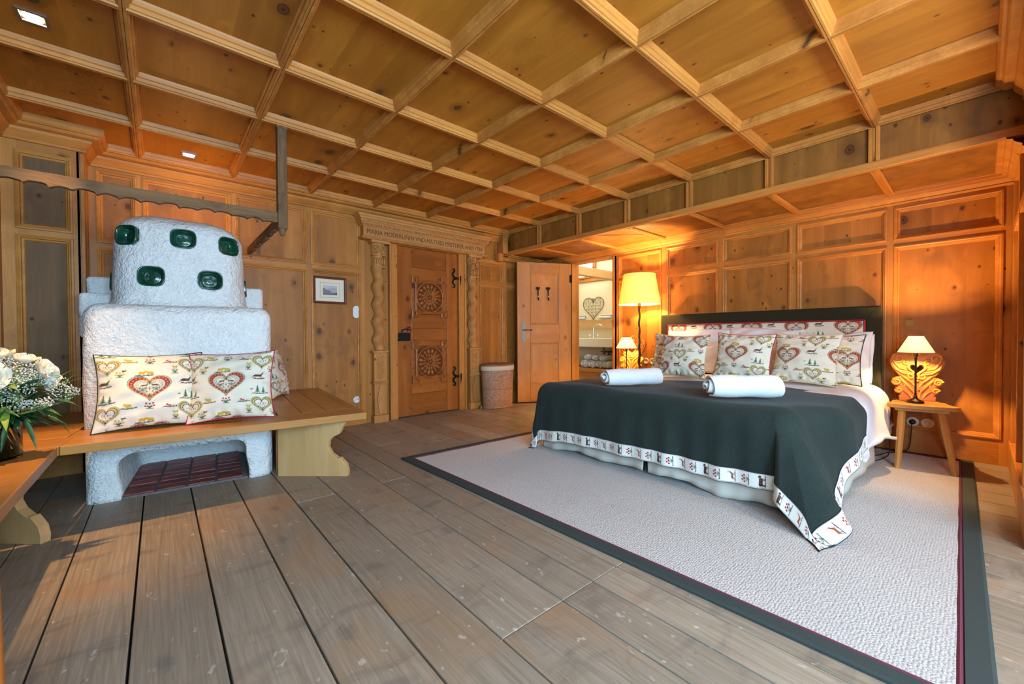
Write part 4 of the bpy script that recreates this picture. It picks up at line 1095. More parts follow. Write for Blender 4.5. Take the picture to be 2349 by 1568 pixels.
# ------------------------------------------------------------------ vase of flowers
VX, VY = -.578, 2.885
vs = thing('flower_vase', 'clear glass cylinder vase full of stems on the side bench', 'vase', (VX, VY, ZS))
f = MB(); f.lathe([(0,.0),(.094,.0),(.098,.004),(.098,.255),(.0945,.257),(.0925,.253),(.0925,.018),(.088,.012),(0,.012)], n=56); f.build('glass_body', M['glass'], vs)
f = MB(); f.lathe([(0,.0125),(.0875,.0125),(.0921,.019),(.0921,.165),(0,.165)], n=48); f.build('water', M['water'], vs)
f = MB(); f.lathe([(.0885,.165),(.0915,.167),(.0915,.185),(.0885,.187)], n=40, cap=False); f.build('raffia_band', plain('pale_raffia', (196,190,170), .8), vs)
def leaf_blade(mb, p, d, L, w, droop=.3, n=10, up=(0,0,1), fold=.25, rnd=None, tip=1.0):
    """one leaf: starts at p, runs along d, bends down."""
    d = Vector(d).normalized(); side = d.cross(Vector(up)).normalized(); nrm = side.cross(d)
    P = []
    for i in range(n+1):
        t = i/n; c = Vector(p) + d*L*t + Vector((0,0,-1))*L*droop*t*t
        ww = w*math.sin(PI*min(1, t**.75*.97+.03))**tip
        P.append([c - side*ww + nrm*ww*fold, c - side*ww*.5 + nrm*ww*fold*.3, c, c + side*ww*.5 + nrm*ww*fold*.3, c + side*ww + nrm*ww*fold])
    mb.grid(P, rnd=rnd)
rr = random.Random(11)
def ball(r): return Vector((rr.gauss(0,1), rr.gauss(0,1), rr.gauss(0,1))).normalized()*r
# white roses: bloom + stem + leaf
def rose(label, p, r, lean):
    p = Vector(p); t = thing('white_rose', label, 'flower', p, 0, 'white roses in the vase')
    f = MB()
    for layer in range(5):
        n = 3 + layer; rad = r*(.22 + .19*layer); hgt = r*(1.35 - .12*layer)
        for k in range(n):
            a0 = 2*PI*(k + .37*layer)/n; P = []
            for i in range(7):
                tt = i/6; row = []
                for j in range(7):
                    a = a0 + (j-3)/3*1.15*PI/n*(.6+.6*math.sin(PI*min(.9, tt+.15)))
                    q = rad*(.35 + .75*math.sin(tt*PI*.62)) + (.10*r*layer*tt**3) - .02*r*abs(j-3)
                    row.append((q*math.cos(a), q*math.sin(a), -r*.55 + hgt*tt*(1 - .03*(j-3)**2)))
                P.append(row)
            f.grid(P)
    b = f.build('bloom', M['petal'], t); b.rotation_euler = Vector((0,0,1)).rotation_difference(Vector(lean).normalized()).to_euler()
    end = Vector((VX + rr.uniform(-.05,.05), VY + rr.uniform(-.05,.05), ZS+.25)) - p; ld = Vector(lean).normalized()
    f = MB(); f.tube([-ld*r*.5, -ld*r*1.6 + end*.12, end*.6 + Vector((0,0,.01)), end, end + Vector((rr.uniform(-.03,.03), rr.uniform(-.03,.03), -.13))], .0045, 7); f.build('stem', M['stem'], t)
    return t
rose('open white rose at the outermost tip of the bouquet', (-.405, 2.905, .845), .046, (.8, -.25, .45))
rose('white rose with drooping petals just below the tip rose', (-.392, 2.895, .80), .036, (.85, -.3, -.2))
rose('white rose at the frame edge, lower and larger than the others', (-.565, 2.80, .835), .052, (.2, -.9, .35))
rose('white rose on top of the bouquet near its middle', (-.475, 2.93, .905), .036, (.2, -.2, .9))
rose('white rose topmost in the bouquet', (-.565, 2.93, .925), .046, (-.1, -.2, .95))
# stems in the water
f = MB()
for k in range(46):
    a, b_ = rr.uniform(0, 2*PI), rr.uniform(0, 2*PI); r0, r1 = .075*math.sqrt(rr.random()), .08*math.sqrt(rr.random())
    f.tube([(r0*math.cos(a), r0*math.sin(a), .02), ((r0*math.cos(a)+r1*math.cos(b_))/2, (r0*math.sin(a)+r1*math.sin(b_))/2, .14), (r1*math.cos(b_), r1*math.sin(b_), .27)], rr.choice((.004,.005,.0065)), 7)
o = tag(f.build('cut_stems', M['stem'], None, loc=(VX, VY, ZS)), 'bundle of cut green stems standing in the glass vase', 'flower stems', kind='stuff')
# gypsophila: clouds of tiny blossoms
f = MB(); fs = MB()
clouds = [(-.50,2.90,.85,.085,.045,300), (-.44,2.88,.815,.06,.04,170), (-.55,2.86,.80,.09,.05,260), (-.48,2.84,.775,.06,.045,170), (-.52,2.83,.705,.085,.035,230), (-.43,2.83,.70,.06,.025,110), (-.345,2.86,.745,.055,.04,90), (-.36,2.87,.785,.035,.03,50), (-.315,2.88,.75,.025,.025,30), (-.56,2.90,.90,.06,.03,150), (-.40,2.80,.715,.03,.02,45)]
for cx, cy, cz, rx, rz, n in clouds:
    for k in range(n):
        v = ball(1)*rr.random()**.4; p = (cx+v.x*rx, cy+v.y*rx*.7, cz+v.z*rz); s = rr.uniform(.0022,.0042)
        f.add([(p[0]+s,p[1],p[2]),(p[0]-s,p[1],p[2]),(p[0],p[1]+s,p[2]),(p[0],p[1]-s,p[2]),(p[0],p[1],p[2]+s),(p[0],p[1],p[2]-s)], [(0,2,4),(2,1,4),(1,3,4),(3,0,4),(2,0,5),(1,2,5),(3,1,5),(0,3,5)])
        if k % 4 == 0: fs.tube([p, (cx+v.x*rx*.3, cy+v.y*rx*.3, cz-rz*1.1), (VX + (cx-VX)*.4, VY + (cy-VY)*.4, cz-rz*2.2)], .0008, 4, cap=False)
gy = thing('babys_breath', 'clouds of tiny white blossoms in the bouquet', 'flower', (VX, VY, ZS)); gy['kind'] = 'stuff'
for m_, nm, mt in ((f, 'blossoms', 'gyps'), (fs, 'thin_stalks', 'stem')):
    m_.v = [(x-VX, y-VY, z-ZS) for x, y, z in m_.v]; m_.build(nm, M[mt], gy)
# foliage
f = MB(); fl = MB()
blades = [(-.39,2.88,.74,(.9,.0,.25),.16,.007,.2), (-.40,2.87,.755,(.9,-.1,.5),.15,.006,.1), (-.41,2.89,.77,(.8,.1,.8),.13,.006,.1), (-.40,2.86,.715,(1,-.1,.12),.16,.008,.15), (-.42,2.86,.70,(1,-.2,.05),.15,.008,.3), (-.44,2.84,.66,(.9,-.2,-.35),.15,.009,.3), (-.42,2.85,.67,(.7,-.1,-.7),.14,.008,.2), (-.45,2.83,.66,(.9,-.4,-.1),.14,.010,.4), (-.40,2.88,.73,(1,.1,.1),.17,.007,.25), (-.46,2.80,.64,(.3,-.3,-.95),.14,.010,.05), (-.50,2.79,.655,(-.1,-.4,-.9),.15,.010,.05), (-.38,2.87,.76,(.8,-.2,.75),.12,.005,.05)]
for x, y, z, d, L, w, dr in blades: leaf_blade(f if w > .0065 else fl, (x, y, z), d, L, w, dr, fold=.5, tip=.8)
for k in range(70):
    a = rr.uniform(-1.9, 1.3); e = rr.uniform(-.35, .55); p = Vector((VX+.03, VY, .70)) + Vector((rr.uniform(-.03,.10), rr.uniform(-.07,.03), rr.uniform(-.05,.09)))
    leaf_blade(f if rr.random() < .8 else fl, p, (math.cos(a), math.sin(a), e), rr.uniform(.07,.13), rr.uniform(.012,.024), rr.uniform(.1,.5), fold=.2)
for k in range(20):
    a = rr.uniform(-1.6, .9); p = Vector((VX+.06, VY-.01, .645)); leaf_blade(f, p, (math.cos(a), math.sin(a), rr.uniform(-.1,.3)), rr.uniform(.1,.16), rr.uniform(.012,.02), .35, fold=.3)
big = MB()
leaf_blade(big, (-.43,2.84,.69), (.55,-.25,-.55), .11, .036, .1, 12, fold=.12); leaf_blade(big, (-.47,2.85,.77), (.5,-.4,.5), .09, .030, .1, 12, fold=.12)
leaf_blade(fl, (-.375,2.86,.71), (.9,-.1,-.25), .075, .028, .15, 12, fold=.15)
fo = thing('bouquet_greenery', 'dark green leaves and long grass blades of the bouquet', 'foliage', (VX, VY, ZS)); fo['kind'] = 'stuff'
for m_, nm, mt in ((f, 'dark_leaves', 'leaf'), (fl, 'light_blades', 'leaf_light'), (big, 'broad_leaves', 'leaf')):
    m_.v = [(x-VX, y-VY, z-ZS) for x, y, z in m_.v]; m_.build(nm, M[mt], fo)

wp = thing('wooden_post', 'slim brown wooden post cut off by the edge of the photo before the side bench', 'post', (-.272, 1.30, 0))
f = MB(); f.tube([(-.006,0,.70),(.0,0,.40),(.007,0,.0)], [.024,.024,.022], 12); f.build('post', M['larchZ'], wp)
# ------------------------------------------------------------------ rug
rug = thing('area_rug', 'large pale wool rug with a dark green binding under the bed', 'rug', (3.1, 1.5, 0))
RA, RB_, RC, RD = Vector((1.474,3.09)), Vector((1.565,-.045)), Vector((4.745,.03)), Vector((4.70,2.97))
def rugp(u, v, z): # u along x (0..1), v along y from B/C side (0..1)
    p = (RB_*(1-v) + RA*v)*(1-u) + (RC*(1-v) + RD*v)*u
    return (p.x-3.1, p.y-1.5, z)
f = MB(); e = .021; e2 = .0235
u0, u1, v0, v1 = .0245, .976, .0255, .9745
P = [[rugp(u0+(u1-u0)*i/60, v0+(v1-v0)*j/60, .012 + .0012*noise3((i*.13, j*.11, .4))) for j in range(61)] for i in range(61)]
f.grid(P); f.build('wool_field', M['carpet'], rug)
def ring(mb, a, b_, za, zb):
    A = [rugp(a[0],a[2],za), rugp(a[1],a[2],za), rugp(a[1],a[3],za), rugp(a[0],a[3],za)]; B = [rugp(b_[0],b_[2],zb), rugp(b_[1],b_[2],zb), rugp(b_[1],b_[3],zb), rugp(b_[0],b_[3],zb)]
    mb.add(A + B, [(k, (k+1) % 4, 4+(k+1) % 4, 4+k) for k in range(4)], .5)
f = MB(); ring(f, (0,1,0,1), (.0,1,0,1), 0, .009); ring(f, (0,1,0,1), (.003,.997,.003,.997), .009, .015); ring(f, (.003,.997,.003,.997), (.019,.9815,.02,.98), .015, .016); ring(f, (.019,.9815,.02,.98), (.0205,.98,.0215,.9785), .016, .008)
f.build('binding', M['rugband'], rug)
f = MB(); ring(f, (.0200,.9803,.0210,.979), (.0225,.978,.0235,.9765), .012, .0165); ring(f, (.0225,.978,.0235,.9765), (.0255,.975,.0265,.9735), .0165, .011); f.build('red_cord_edge', M['rugpipe'], rug)
# ------------------------------------------------------------------ bed
BX0, BX1, BY0, BY1 = 2.585, 4.60, .535, 2.545
bed = thing('double_bed', 'wide double bed with a dark green headboard and cream skirts', 'bed', (3.6, 1.54, 0))
def bw_(p): return (p[0]-3.6, p[1]-1.54, p[2])
rc = lambda x0, y0, x1, y1, r: [(x0+r-r*math.sin(PI/2*k/6), y0+r-r*math.cos(PI/2*k/6)) for k in range(7)][::-1] + [(x1, y0), (x1, y1), (x0, y1)]
ccw = lambda p: p if sum(a[0]*b[1]-b[0]*a[1] for a, b in zip(p, p[1:]+p[:1])) > 0 else p[::-1]
f = MB(); f.prism(ccw(rc(BX0+.03-3.6, BY0+.02-1.54, BX1-3.6, 1.53-1.54, .24)), .11, .30, fxy); f.build('box_spring', M['skirt'], bed, bevel=.02)
f = MB(); f.box(BX0+.03-3.6, BX1-3.6, 1.55-1.54, BY1-.02-1.54, .11, .30); f.build('box_spring', M['skirt'], bed, bevel=.02)
f = MB(); f.prism(ccw(rc(BX0+.05-3.6, BY0+.08-1.54, BX1-3.6, BY1-.04-1.54, .30)), .305, .49, fxy); f.build('mattress', M['linen'], bed, bevel=.05, seg=4)
for y in (.66, 1.45, 1.63, 2.42):
    for x in (2.66, 4.45):
        f = MB(); f.lathe([(.026,.017),(.026,.115)], n=20); o = f.build('metal_leg', M['steel'], bed); o.location = (x-3.6, y-1.54, 0)
def skirt(y0, y1, k):
    f = MB(); P = []; n = 90
    L = (BX1-.5) - BX0
    path = []
    if k == 0: path = [(BX0+.20+(L-.20)*(1-i/50), y0) for i in range(50)] + [(BX0+.20-.20*math.sin(PI/2*i/10), y0+.20-.20*math.cos(PI/2*i/10)) for i in range(10)] + [(BX0, y0+.20+(y1-y0-.20)*i/n) for i in range(n+1)]
    else: path = [(BX0, y0+(y1-y0)*i/n) for i in range(n+1)] + [(BX0+L*i/50, y1) for i in range(1, 51)]
    for i, (x, y) in enumerate(path):
        s = i*.05; row = []
        for j in range(9):
            t = j/8; wv = (.010*math.sin(s*3.1+k*2) + .006*math.sin(s*8.3+k))*t*t
            zb = .037 + .011*math.sin(s*2.3+k*1.4) + .010*math.sin(s*1.1)
            front = x <= BX0+1e-6
            row.append(bw_((x - (.012*t+wv if front else 0), y + ((-.012*t-wv) if (k == 0 and not front) else (.012*t+wv) if (k == 1 and not front) else 0), .28*(1-t) + zb*t)))
        P.append(row)
    f.grid(P, flip=True); o = f.build('bed_skirt', M['skirt'], bed); md = o.modifiers.new('th', 'SOLIDIFY'); md.thickness = .003
skirt(BY0, 1.528, 0); skirt(1.552, BY1, 1)
# headboard
f = MB(); HB0, HB1, HZ = .556, 2.566, 1.243
frH = lambda a, b, h: (4.715 - h - 3.6, a - 1.54, b)
for r in ((HB0, .665, .10, HZ), (2.474, HB1, .10, HZ)): f.rbox(4.625-3.6, 4.735-3.6, r[0]-1.54, r[1]-1.54, r[2], r[3], .022, 6)
f.rbox(4.625-3.6, 4.735-3.6, .64-1.54, 2.5-1.54, 1.115, HZ, .022, 8); f.rbox(4.64-3.6, 4.735-3.6, .64-1.54, 2.5-1.54, .10, .66, .012, 8)
hbo = f.build('headboard', M['loden2'], bed)
NU, NV = 560, 150; U, V = np.meshgrid(np.linspace(0, 1, NU), np.linspace(0, 1, NV), indexing='ij')
Yp, Zp = 2.474 - (2.474-.665)*U, .658 + (1.118-.658)*V
edge = np.minimum(np.minimum(U, 1-U)*1.81, np.minimum(V, 1-V)*.46)
Xp = 4.638 - .016*(1-np.exp(-edge/.02))
cols = sample((2.474-Yp) + .5*TW - (2.474-2.335), (Zp-1.05) + TH2/2)
f = MB(); f.grid(np.stack([Xp-3.6, Yp-1.54, Zp], -1), col=cols.reshape(-1, 3)); f.build('printed_panel', M['print'], hbo)
f = MB(); f.tube([(4.624-3.6, y-1.54, z) for y, z in [(.662,.655),(2.477,.655),(2.477,1.121),(.662,1.121)] for _ in (0,)], .006, 8, closed=True)
f = MB()
for a, b_ in (((.662,.655),(2.477,.655)), ((2.477,.655),(2.477,1.121)), ((2.477,1.121),(.662,1.121)), ((.662,1.121),(.662,.655))): f.tube([(4.624-3.6, a[0]-1.54, a[1]), (4.624-3.6, b_[0]-1.54, b_[1])], .0068, 10)
f.build('red_trim', M['red_trim'], hbo)
# ------------------------------------------------------------------ draped cloths
def drop(t, r, slope):
    if t <= 0: return 0, 0
    if t < r*PI/2: return r*math.sin(t/r), r*(1-math.cos(t/r))
    s = t - r*PI/2; return r + s*slope, r + s*math.sqrt(max(.0, 1-slope*slope))
XI, YR, YL = 2.625, .585, 2.505
def interp(x, tab):
    for (a, va), (b, vb) in zip(tab[:-1], tab[1:]):
        if x <= b:
            t = max(0, (x-a)/(b-a)); t = t*t*(3-2*t); return va + (vb-va)*t
    return tab[-1][1]
def zt(x, y):
    return .592 - .028*interp(x, [(2.7,0),(3.9,1),(4.6,1)]) + .012*math.sin((y-.6)*3.1)*interp(x, [(2.6,.2),(3.2,1),(4,1)]) + .006*math.sin(x*7+y*4) + .004*math.sin(x*3-y*9)
def yrf(a):
    q = min(1, max(0, -a/.40)); return .735 - .15*q*q*(3-2*q)
def cloth(a, c, lift=0.0):
    YR = yrf(a)
    """a: distance past the foot edge line, c: flat position across the bed. Returns the draped point."""
    b, sd = (YR - c, -1) if c < YR else ((c - YL, 1) if c > YL else (0, 0))
    cx, cy = (XI if a > 0 else XI - a), (YR if sd < 0 else YL if sd > 0 else c)
    z0 = zt(cx, cy)
    if a <= 0 and b <= 0: x, y, z = cx, cy, z0
    elif b <= 0:
        fold = math.sin(c*19+.6)*.5 + math.sin(c*37+2)*(.3 + .5*interp(c, [(.7,1),(1.3,.6),(1.9,0)])) + math.sin(c*9)*.5
        e, d = drop(a, .115, interp(c, [(.735,-.04),(.78,-.02),(.95,.045),(9,.045)])); x, y, z = cx - e - .016*fold*min(1, (a/.5))**1.5 , cy, z0 - d
        z -= .022*interp(c, [(.6,.6),(1.0,0),(1.6,.0),(2.2,1),(2.6,2.4)])*max(0, a)/.5
    elif a <= 0:
        fold = math.sin(a*15+1)*.6 + math.sin(a*33)*.3
        e, d = drop(b, .115, (.07 + .29*(YR-.585)/.15) if sd < 0 else .05); x, y, z = cx, cy + sd*(e + .012*fold*min(1, b/.45)**1.5), z0 - d
    else:
        rho, phi = math.hypot(a, b), math.degrees(math.atan2(b, a))
        if sd < 0:
            th = interp(phi, [(0,0),(15,6),(49,36),(68,66),(90,90)])
            fl = interp(phi, [(0,-.04),(10,.0),(28,.34),(49,.47),(64,.54),(78,.42),(90,.36)])
        else:
            th = interp(phi, [(0,0),(30,18),(50,50),(90,90)]); fl = interp(phi, [(0,.045),(25,.06),(45,.16),(70,.10),(90,.05)])
        e, d = drop(rho, .115, fl)
        fr = math.radians(th); x, y, z = cx - e*math.cos(fr), cy + sd*e*math.sin(fr), z0 - d - (0 if sd < 0 else .05*min(1, a/.5)*(1-phi/90))
    zmin = .0185
    if z < zmin:                            # the tip spreads on the rug
        ex = zmin - z; z = zmin; x -= ex*.6; y += sd*ex*.25
    return Vector((x, y, z + lift))
LA, LR, LL_, AH = .515, .455, .40, 3.83 - XI
def lr(a): return interp(-a, [(-.6, .47), (.0, .455), (.35, .40), (.85, .335)])
def c_lo(a): return YR - lr(a)
th_ = thing('bed_throw', 'dark green loden bedspread with an embroidered white border, draped over the bed', 'bedspread', (3.2, 1.54, .3))
off = Vector((-3.2, -1.54, -.3))
def headskew(c): return -(interp(c, [(.18, 3.30), (.45, 3.42), (.62, 3.60), (.86, 3.80), (2.9, 3.84)]) - XI)
NA, NC = 120, 260
C_ = [YR - LR + (YL + LL_ - YR + LR)*j/(NC-1) for j in range(NC)]
P = []
for i in range(NA):
    row = []
    for c in C_:
        a0 = headskew(c); t = i/(NA-1); a = a0 + (LA - a0)*t
        if c < YR: c = YR - (YR - c)*lr(a)/LR
        row.append(cloth(a, c) + off)
    P.append(row)
f = MB(); f.grid(P, flip=True); to_ = f.build('loden_cloth', M['loden'], th_); md = to_.modifiers.new('th', 'SOLIDIFY'); md.thickness = .006; md.offset = -1
# embroidered border strip
BWID, BT = .088, .30
SAVE = (TILE, TNX, TNY)
TILE = np.tile(lin(232, 230, 222), (int(BT/RES), int(BWID/RES), 1)).astype(np.float64); TNX, TNY = TILE.shape[:2]
NAVY, REDF, CHAM = lin(28,40,58), lin(178,26,52), lin(150,72,48)
for y0, y1, c in ((.0,.004,NAVY), (.006,.0075,NAVY), (BWID-.004,BWID,NAVY), (BWID-.0085,BWID-.007,NAVY)): fill([(0,y0),(BT,y0),(BT,y1),(0,y1)], c)
# motifs stand sideways: their ground line runs across the strip
def T(pts, s0): return [(s0 + y, BWID/2 - x) for x, y in pts]
def mflow(s0):
    line(T([(-.030,-.012),(.030,-.010)], s0), .004, NAVY)
    for k in range(7): line(T([(-.028+.009*k,-.012),(-.030+.0095*k,-.017 if k % 2 else -.006)], s0), .0016, NAVY)
    for x, y in ((-.018,.010),(.018,.012),(-.009,.022),(.010,.022),(0,.012)):
        line(T([(0,-.010),(x,y)], s0), .002, lin(40,120,80)); q = T([(x,y)], s0)[0]; disc(q[0], q[1], .0058, REDF, 8)
    line(T([(-.012,-.002),(0,-.008),(.012,-.002)], s0), .004, lin(40,120,80))
def mcham(s0, fl):
    line(T([(-.032,-.014),(.032,-.011)], s0), .0035, NAVY)
    for k in range(8): line(T([(-.030+.0085*k,-.013),(-.031+.009*k,-.018 if k % 2 else -.008)], s0), .0015, NAVY)
    g = lambda p: T([(fl*x, y) for x, y in p], s0)
    fill(g([(-.022,-.004),(-.016,.008),(.006,.007),(.016,.016),(.026,.014),(.018,.008),(.012,-.002),(-.012,-.003)]), CHAM)
    for p in ([(.010,0),(.018,-.011)], [(.004,-.001),(.008,-.012)], [(-.018,-.002),(-.026,-.012)], [(-.014,-.002),(-.016,-.012)]): line(g(p), .003, CHAM)
    line(g([(.018,.015),(.020,.024),(.012,.028)]), .0018, CHAM); line(g([(.021,.015),(.026,.024),(.022,.030)]), .0018, CHAM)
def mcow(s0, fl):
    line(T([(-.034,-.015),(.034,-.014)], s0), .0035, NAVY)
    g = lambda p: T([(fl*x, y) for x, y in p], s0)
    K = lin(30,28,34)
    fill(g([(-.028,.010),(-.024,.016),(.016,.015),(.022,.020),(.033,.014),(.030,.005),(.020,.004),(.014,-.002),(-.024,-.002)]), K)
    for x in (-.026,-.020,.008,.014): line(g([(x,.0),(x,-.014)]), .0042, K)
    for x, y in ((-.010,.006),(.006,.008)): q = g([(x,y)])[0]; disc(q[0], q[1], .0062, lin(124,62,50), 8)
    line(g([(.018,.016),(.019,.004)]), .004, lin(210,170,60)); line(g([(-.028,.012),(-.034,-.002)]), .002, K)
mcham(.0375, 1); mflow(.1125); mcow(.1875, 1); mflow(.2625)
BTILE, BNX, BNY = TILE, TNX, TNY
TILE, TNX, TNY = SAVE
def bsample(U, V):
    acc = 0
    for a in (-1, 0, 1):
        for b_ in (-1, 0, 1):
            acc = acc + BTILE[np.mod(np.floor((U + a*.0006)/RES).astype(int), BNX), np.clip(np.floor((V + b_*.0006)/RES).astype(int), 0, BNY-1)]
    return acc/9
def band(pts_fn, s0, s1, ns, nw, flip):
    """pts_fn(s, w) -> (a, c) on the flat cloth; w from the inner edge 0 to the hem."""
    P = []; UU = np.zeros((ns, nw)); VV = np.zeros((ns, nw))
    for i in range(ns):
        s = s0 + (s1-s0)*i/(ns-1); row = []
        for j in range(nw):
            w = BWID*j/(nw-1); a, c = pts_fn(s, w); p = cloth(a, c); h = .004
            n = -(cloth(a+h, c) - cloth(a-h, c)).cross(cloth(a, c+h) - cloth(a, c-h))
            n = n.normalized() if n.length > 1e-9 else Vector((0,0,1))
            row.append(p + n*.0026 + off); UU[i, j] = s; VV[i, j] = w
        P.append(row)
    f = MB(); f.grid(P, col=bsample(UU, VV).reshape(-1, 3), flip=flip)
    o = f.build('embroidered_border', M['border'], th_); md = o.modifiers.new('th', 'SOLIDIFY'); md.thickness = .002; md.offset = 0
    return o
band(lambda s, w: (LA - BWID + w, s if s > YR else YR - (YR - s)*lr(LA)/LR), YL + LL_, YR - LR, 1150, 36, True)
band(lambda s, w: (s, c_lo(s) + BWID - w), LA - BWID, -(3.31 - XI), 620, 36, True)
band(lambda s, w: (s, YL + LL_ - BWID + w), LA - BWID, -AH, 360, 24, False)
# white duvet under the throw, hanging over the side
dv = thing('duvet', 'white duvet showing beyond the dark green bedspread by the carved chair', 'duvet', (4.0, 1.54, .3)); offd = Vector((-4.0, -1.54, -.3))
P = []
for i in range(70):
    x = 3.30 + (4.56-3.30)*i/69; row = []
    for j in range(150):
        t = j/149; c = (YR+.03-.50) + (YL-.03+.44 - (YR+.03-.50))*t
        yr, yl = YR+.045, YL-.045
        b, sd = (yr-c, -1) if c < yr else ((c-yl, 1) if c > yl else (0, 0))
        z0 = .572 + .012*math.sin(x*5+c*3) + .014*math.sin((c-.6)*3.1) + .018*interp(x, [(3.3,0),(3.95,0),(4.2,1),(4.56,.4)])
        ed = interp(c, [(.14, 3.30), (.45, 3.42), (.62, 3.60), (.86, 3.80), (2.9, 3.84)]); under = interp(x, [(ed-.06,1),(ed+.06,1),(ed+.22,0),(9,0)])
        bl = b*(1 - .06*math.sin(x*6))
        e, d = drop(bl, .14, .16 + .10*math.sin(x*8.0+1)*min(1, b/.3) + .05*math.sin(x*19))
        y = (yr if sd < 0 else yl if sd > 0 else c) + sd*(e - .035*under*min(1, b/.1)); z = z0 - d - .022*under
        z = max(z, .25 + .03*math.sin(x*7))
        row.append(Vector((x, y, z)) + offd)
    P.append(row)
f = MB(); f.grid(P); o = f.build('duvet_cover', M['linen'], dv); md = o.modifiers.new('th', 'SOLIDIFY'); md.thickness = .02; md.offset = -1
# pillows against the headboard
def pillow(label, loc, rz, tilt, w, h, d, seed, roll=0):
    rs = np.random.RandomState(seed); ph = rs.rand(8)*6
    t = thing('pillow', label, 'pillow', loc, 0, 'white pillows against the headboard'); t.rotation_euler = (Matrix.Rotation(rz, 4, 'Z') @ Matrix.Rotation(-tilt, 4, 'X') @ Matrix.Rotation(roll, 4, 'Y')).to_euler()
    f = MB(); u = np.linspace(-1, 1, 60); U, V = np.meshgrid(u, u, indexing='ij')
    for side in (-1, 1):
        T_ = d/2*(np.clip(1-U**2, 0, 1)**.5*np.clip(1-V**2, 0, 1)**.5); wr = .008*np.sin(7*U+ph[0]+5*V)*np.sin(4*V+ph[1]) + .006*np.sin(11*V+ph[2]-9*U)
        Y = side*(T_ + wr*np.clip((1-U**2)*(1-V**2)*5, 0, 1)); X = w/2*U*(1-.05*(1-V**2)); Z = h/2*V*(1-.06*(1-U**2)) + h/2 + .015*np.sin(3*U+ph[4])*(V > 0)*V
        f.grid(np.stack([X, Y, Z], -1), flip=side > 0)
    f.build('pillow_case', M['linen'], t)
    f = MB(); fl = [[(w/2*s*.95 + w*.045*k*s, .012*math.sin(v*5+ph[5])*k, h/2+h/2*v*.95) for k in (0, 1)] for s in (1,) for v in np.linspace(-1, 1, 20)]
    f.grid(fl); o = f.build('pillow_flange', M['linen'], t); md = o.modifiers.new('th', 'SOLIDIFY'); md.thickness = .004
RZ = -PI/2
pillow('white pillow peeping out above the yellow piped cushion', (4.44, 2.08, .58), RZ, .26, .70, .50, .17, 1)
pillow('white pillow with creased top behind the red piped bed cushion', (4.43, 1.42, .58), RZ + .02, .26, .64, .505, .17, 2, .03)
pillow('white pillow standing nearest the carved chair with the lit lamp', (4.43, .86, .585), RZ + .03, .24, .52, .44, .18, 3, .02)
G2 = 'printed heart cushions on the bed'
ZBED = .590
cushion('cushion', 'bed cushion with yellow piping beside the rolled towel near the door', (3.80, 1.905, ZBED), RZ + .02, .30, .475, .43, .16, M['pipe_yellow'], (0, .004), 0, group=G2, seed=5)
cushion('cushion', 'bed cushion mostly hidden, its shaded side showing past the yellow piped one', (4.00, 2.10, ZBED), RZ + .28, .34, .44, .44, .13, M['pipe_yellow'], (.12, .1), math.radians(4), n=90, group=G2, seed=6)
cushion('cushion', 'bed cushion with bright red piping in the middle of the row', (3.86, 1.395, ZBED), RZ - .02, .26, .485, .435, .17, M['pipe_red'], (TW/2 + .035, TH2/2 - .012), math.radians(2), group=G2, seed=7)
cushion('cushion', 'bed cushion with beige piping leaning beside the red piped one', (3.985, .965, ZBED), RZ - .03, .28, .475, .435, .16, M['pipe_beige'], (TW/2 + .115, TH2/2 + .0), math.radians(1.5), group=G2, seed=8)
cushion('cushion', 'bed cushion with dark green piping behind the beige piped one', (4.15, .835, ZBED), RZ - .05, .27, .46, .42, .14, M['pipe_green'], (.05, .16), 0, n=120, group=G2, seed=9)
# rolled towels
def towel(name, label, p0, p1, r, mat, turns=2.7, group=None, flat=.93, seed=0):
    p0, p1 = Vector(p0), Vector(p1); d = (p1-p0); L = d.length; az = math.atan2(d.y, d.x)
    t = thing(name, label, 'towel', tuple(p0), az, group); rs = random.Random(seed)
    f = MB(); n = int(26*turns); P = []
    for i in range(n+1):
        q = i/n; a = 2*PI*turns*q + .6; rad = r*(.10 + .86*q**.9); row = []
        for j in range(15):
            s = j/14; e = 1 - .05*(abs(2*s-1)**6); wob_ = .0025*math.sin(s*11 + a*2 + seed)
            row.append((L*s - .045*(1-q)*(1-s)**3 + (.006*math.sin(a*1.5+seed))*(1 if j in (0, 14) else 0), (rad*e+wob_)*math.cos(a), r*flat + (rad*e+wob_)*math.sin(a)*flat))
        P.append(row)
    f.grid(P); o = f.build('rolled_cloth', mat, t); md = o.modifiers.new('th', 'SOLIDIFY'); md.thickness = r*.11; md.offset = -1; b = o.modifiers.new('e', 'BEVEL'); b.width = r*.06; b.segments = 2; b.limit_method = 'ANGLE'; b.angle_limit = 1.0
    return t
towel('rolled_towel', 'white towel rolled up on the bed by the yellow piped cushion', (2.62, 1.905, .604), (3.02, 1.69, .604), .080, M['towel'], seed=1, group='rolled towels on the bed')
towel('rolled_towel', 'white towel rolled up on the bed before the red piped cushion', (2.62, 1.115, .604), (2.90, .825, .604), .086, M['towel'], seed=2, group='rolled towels on the bed')
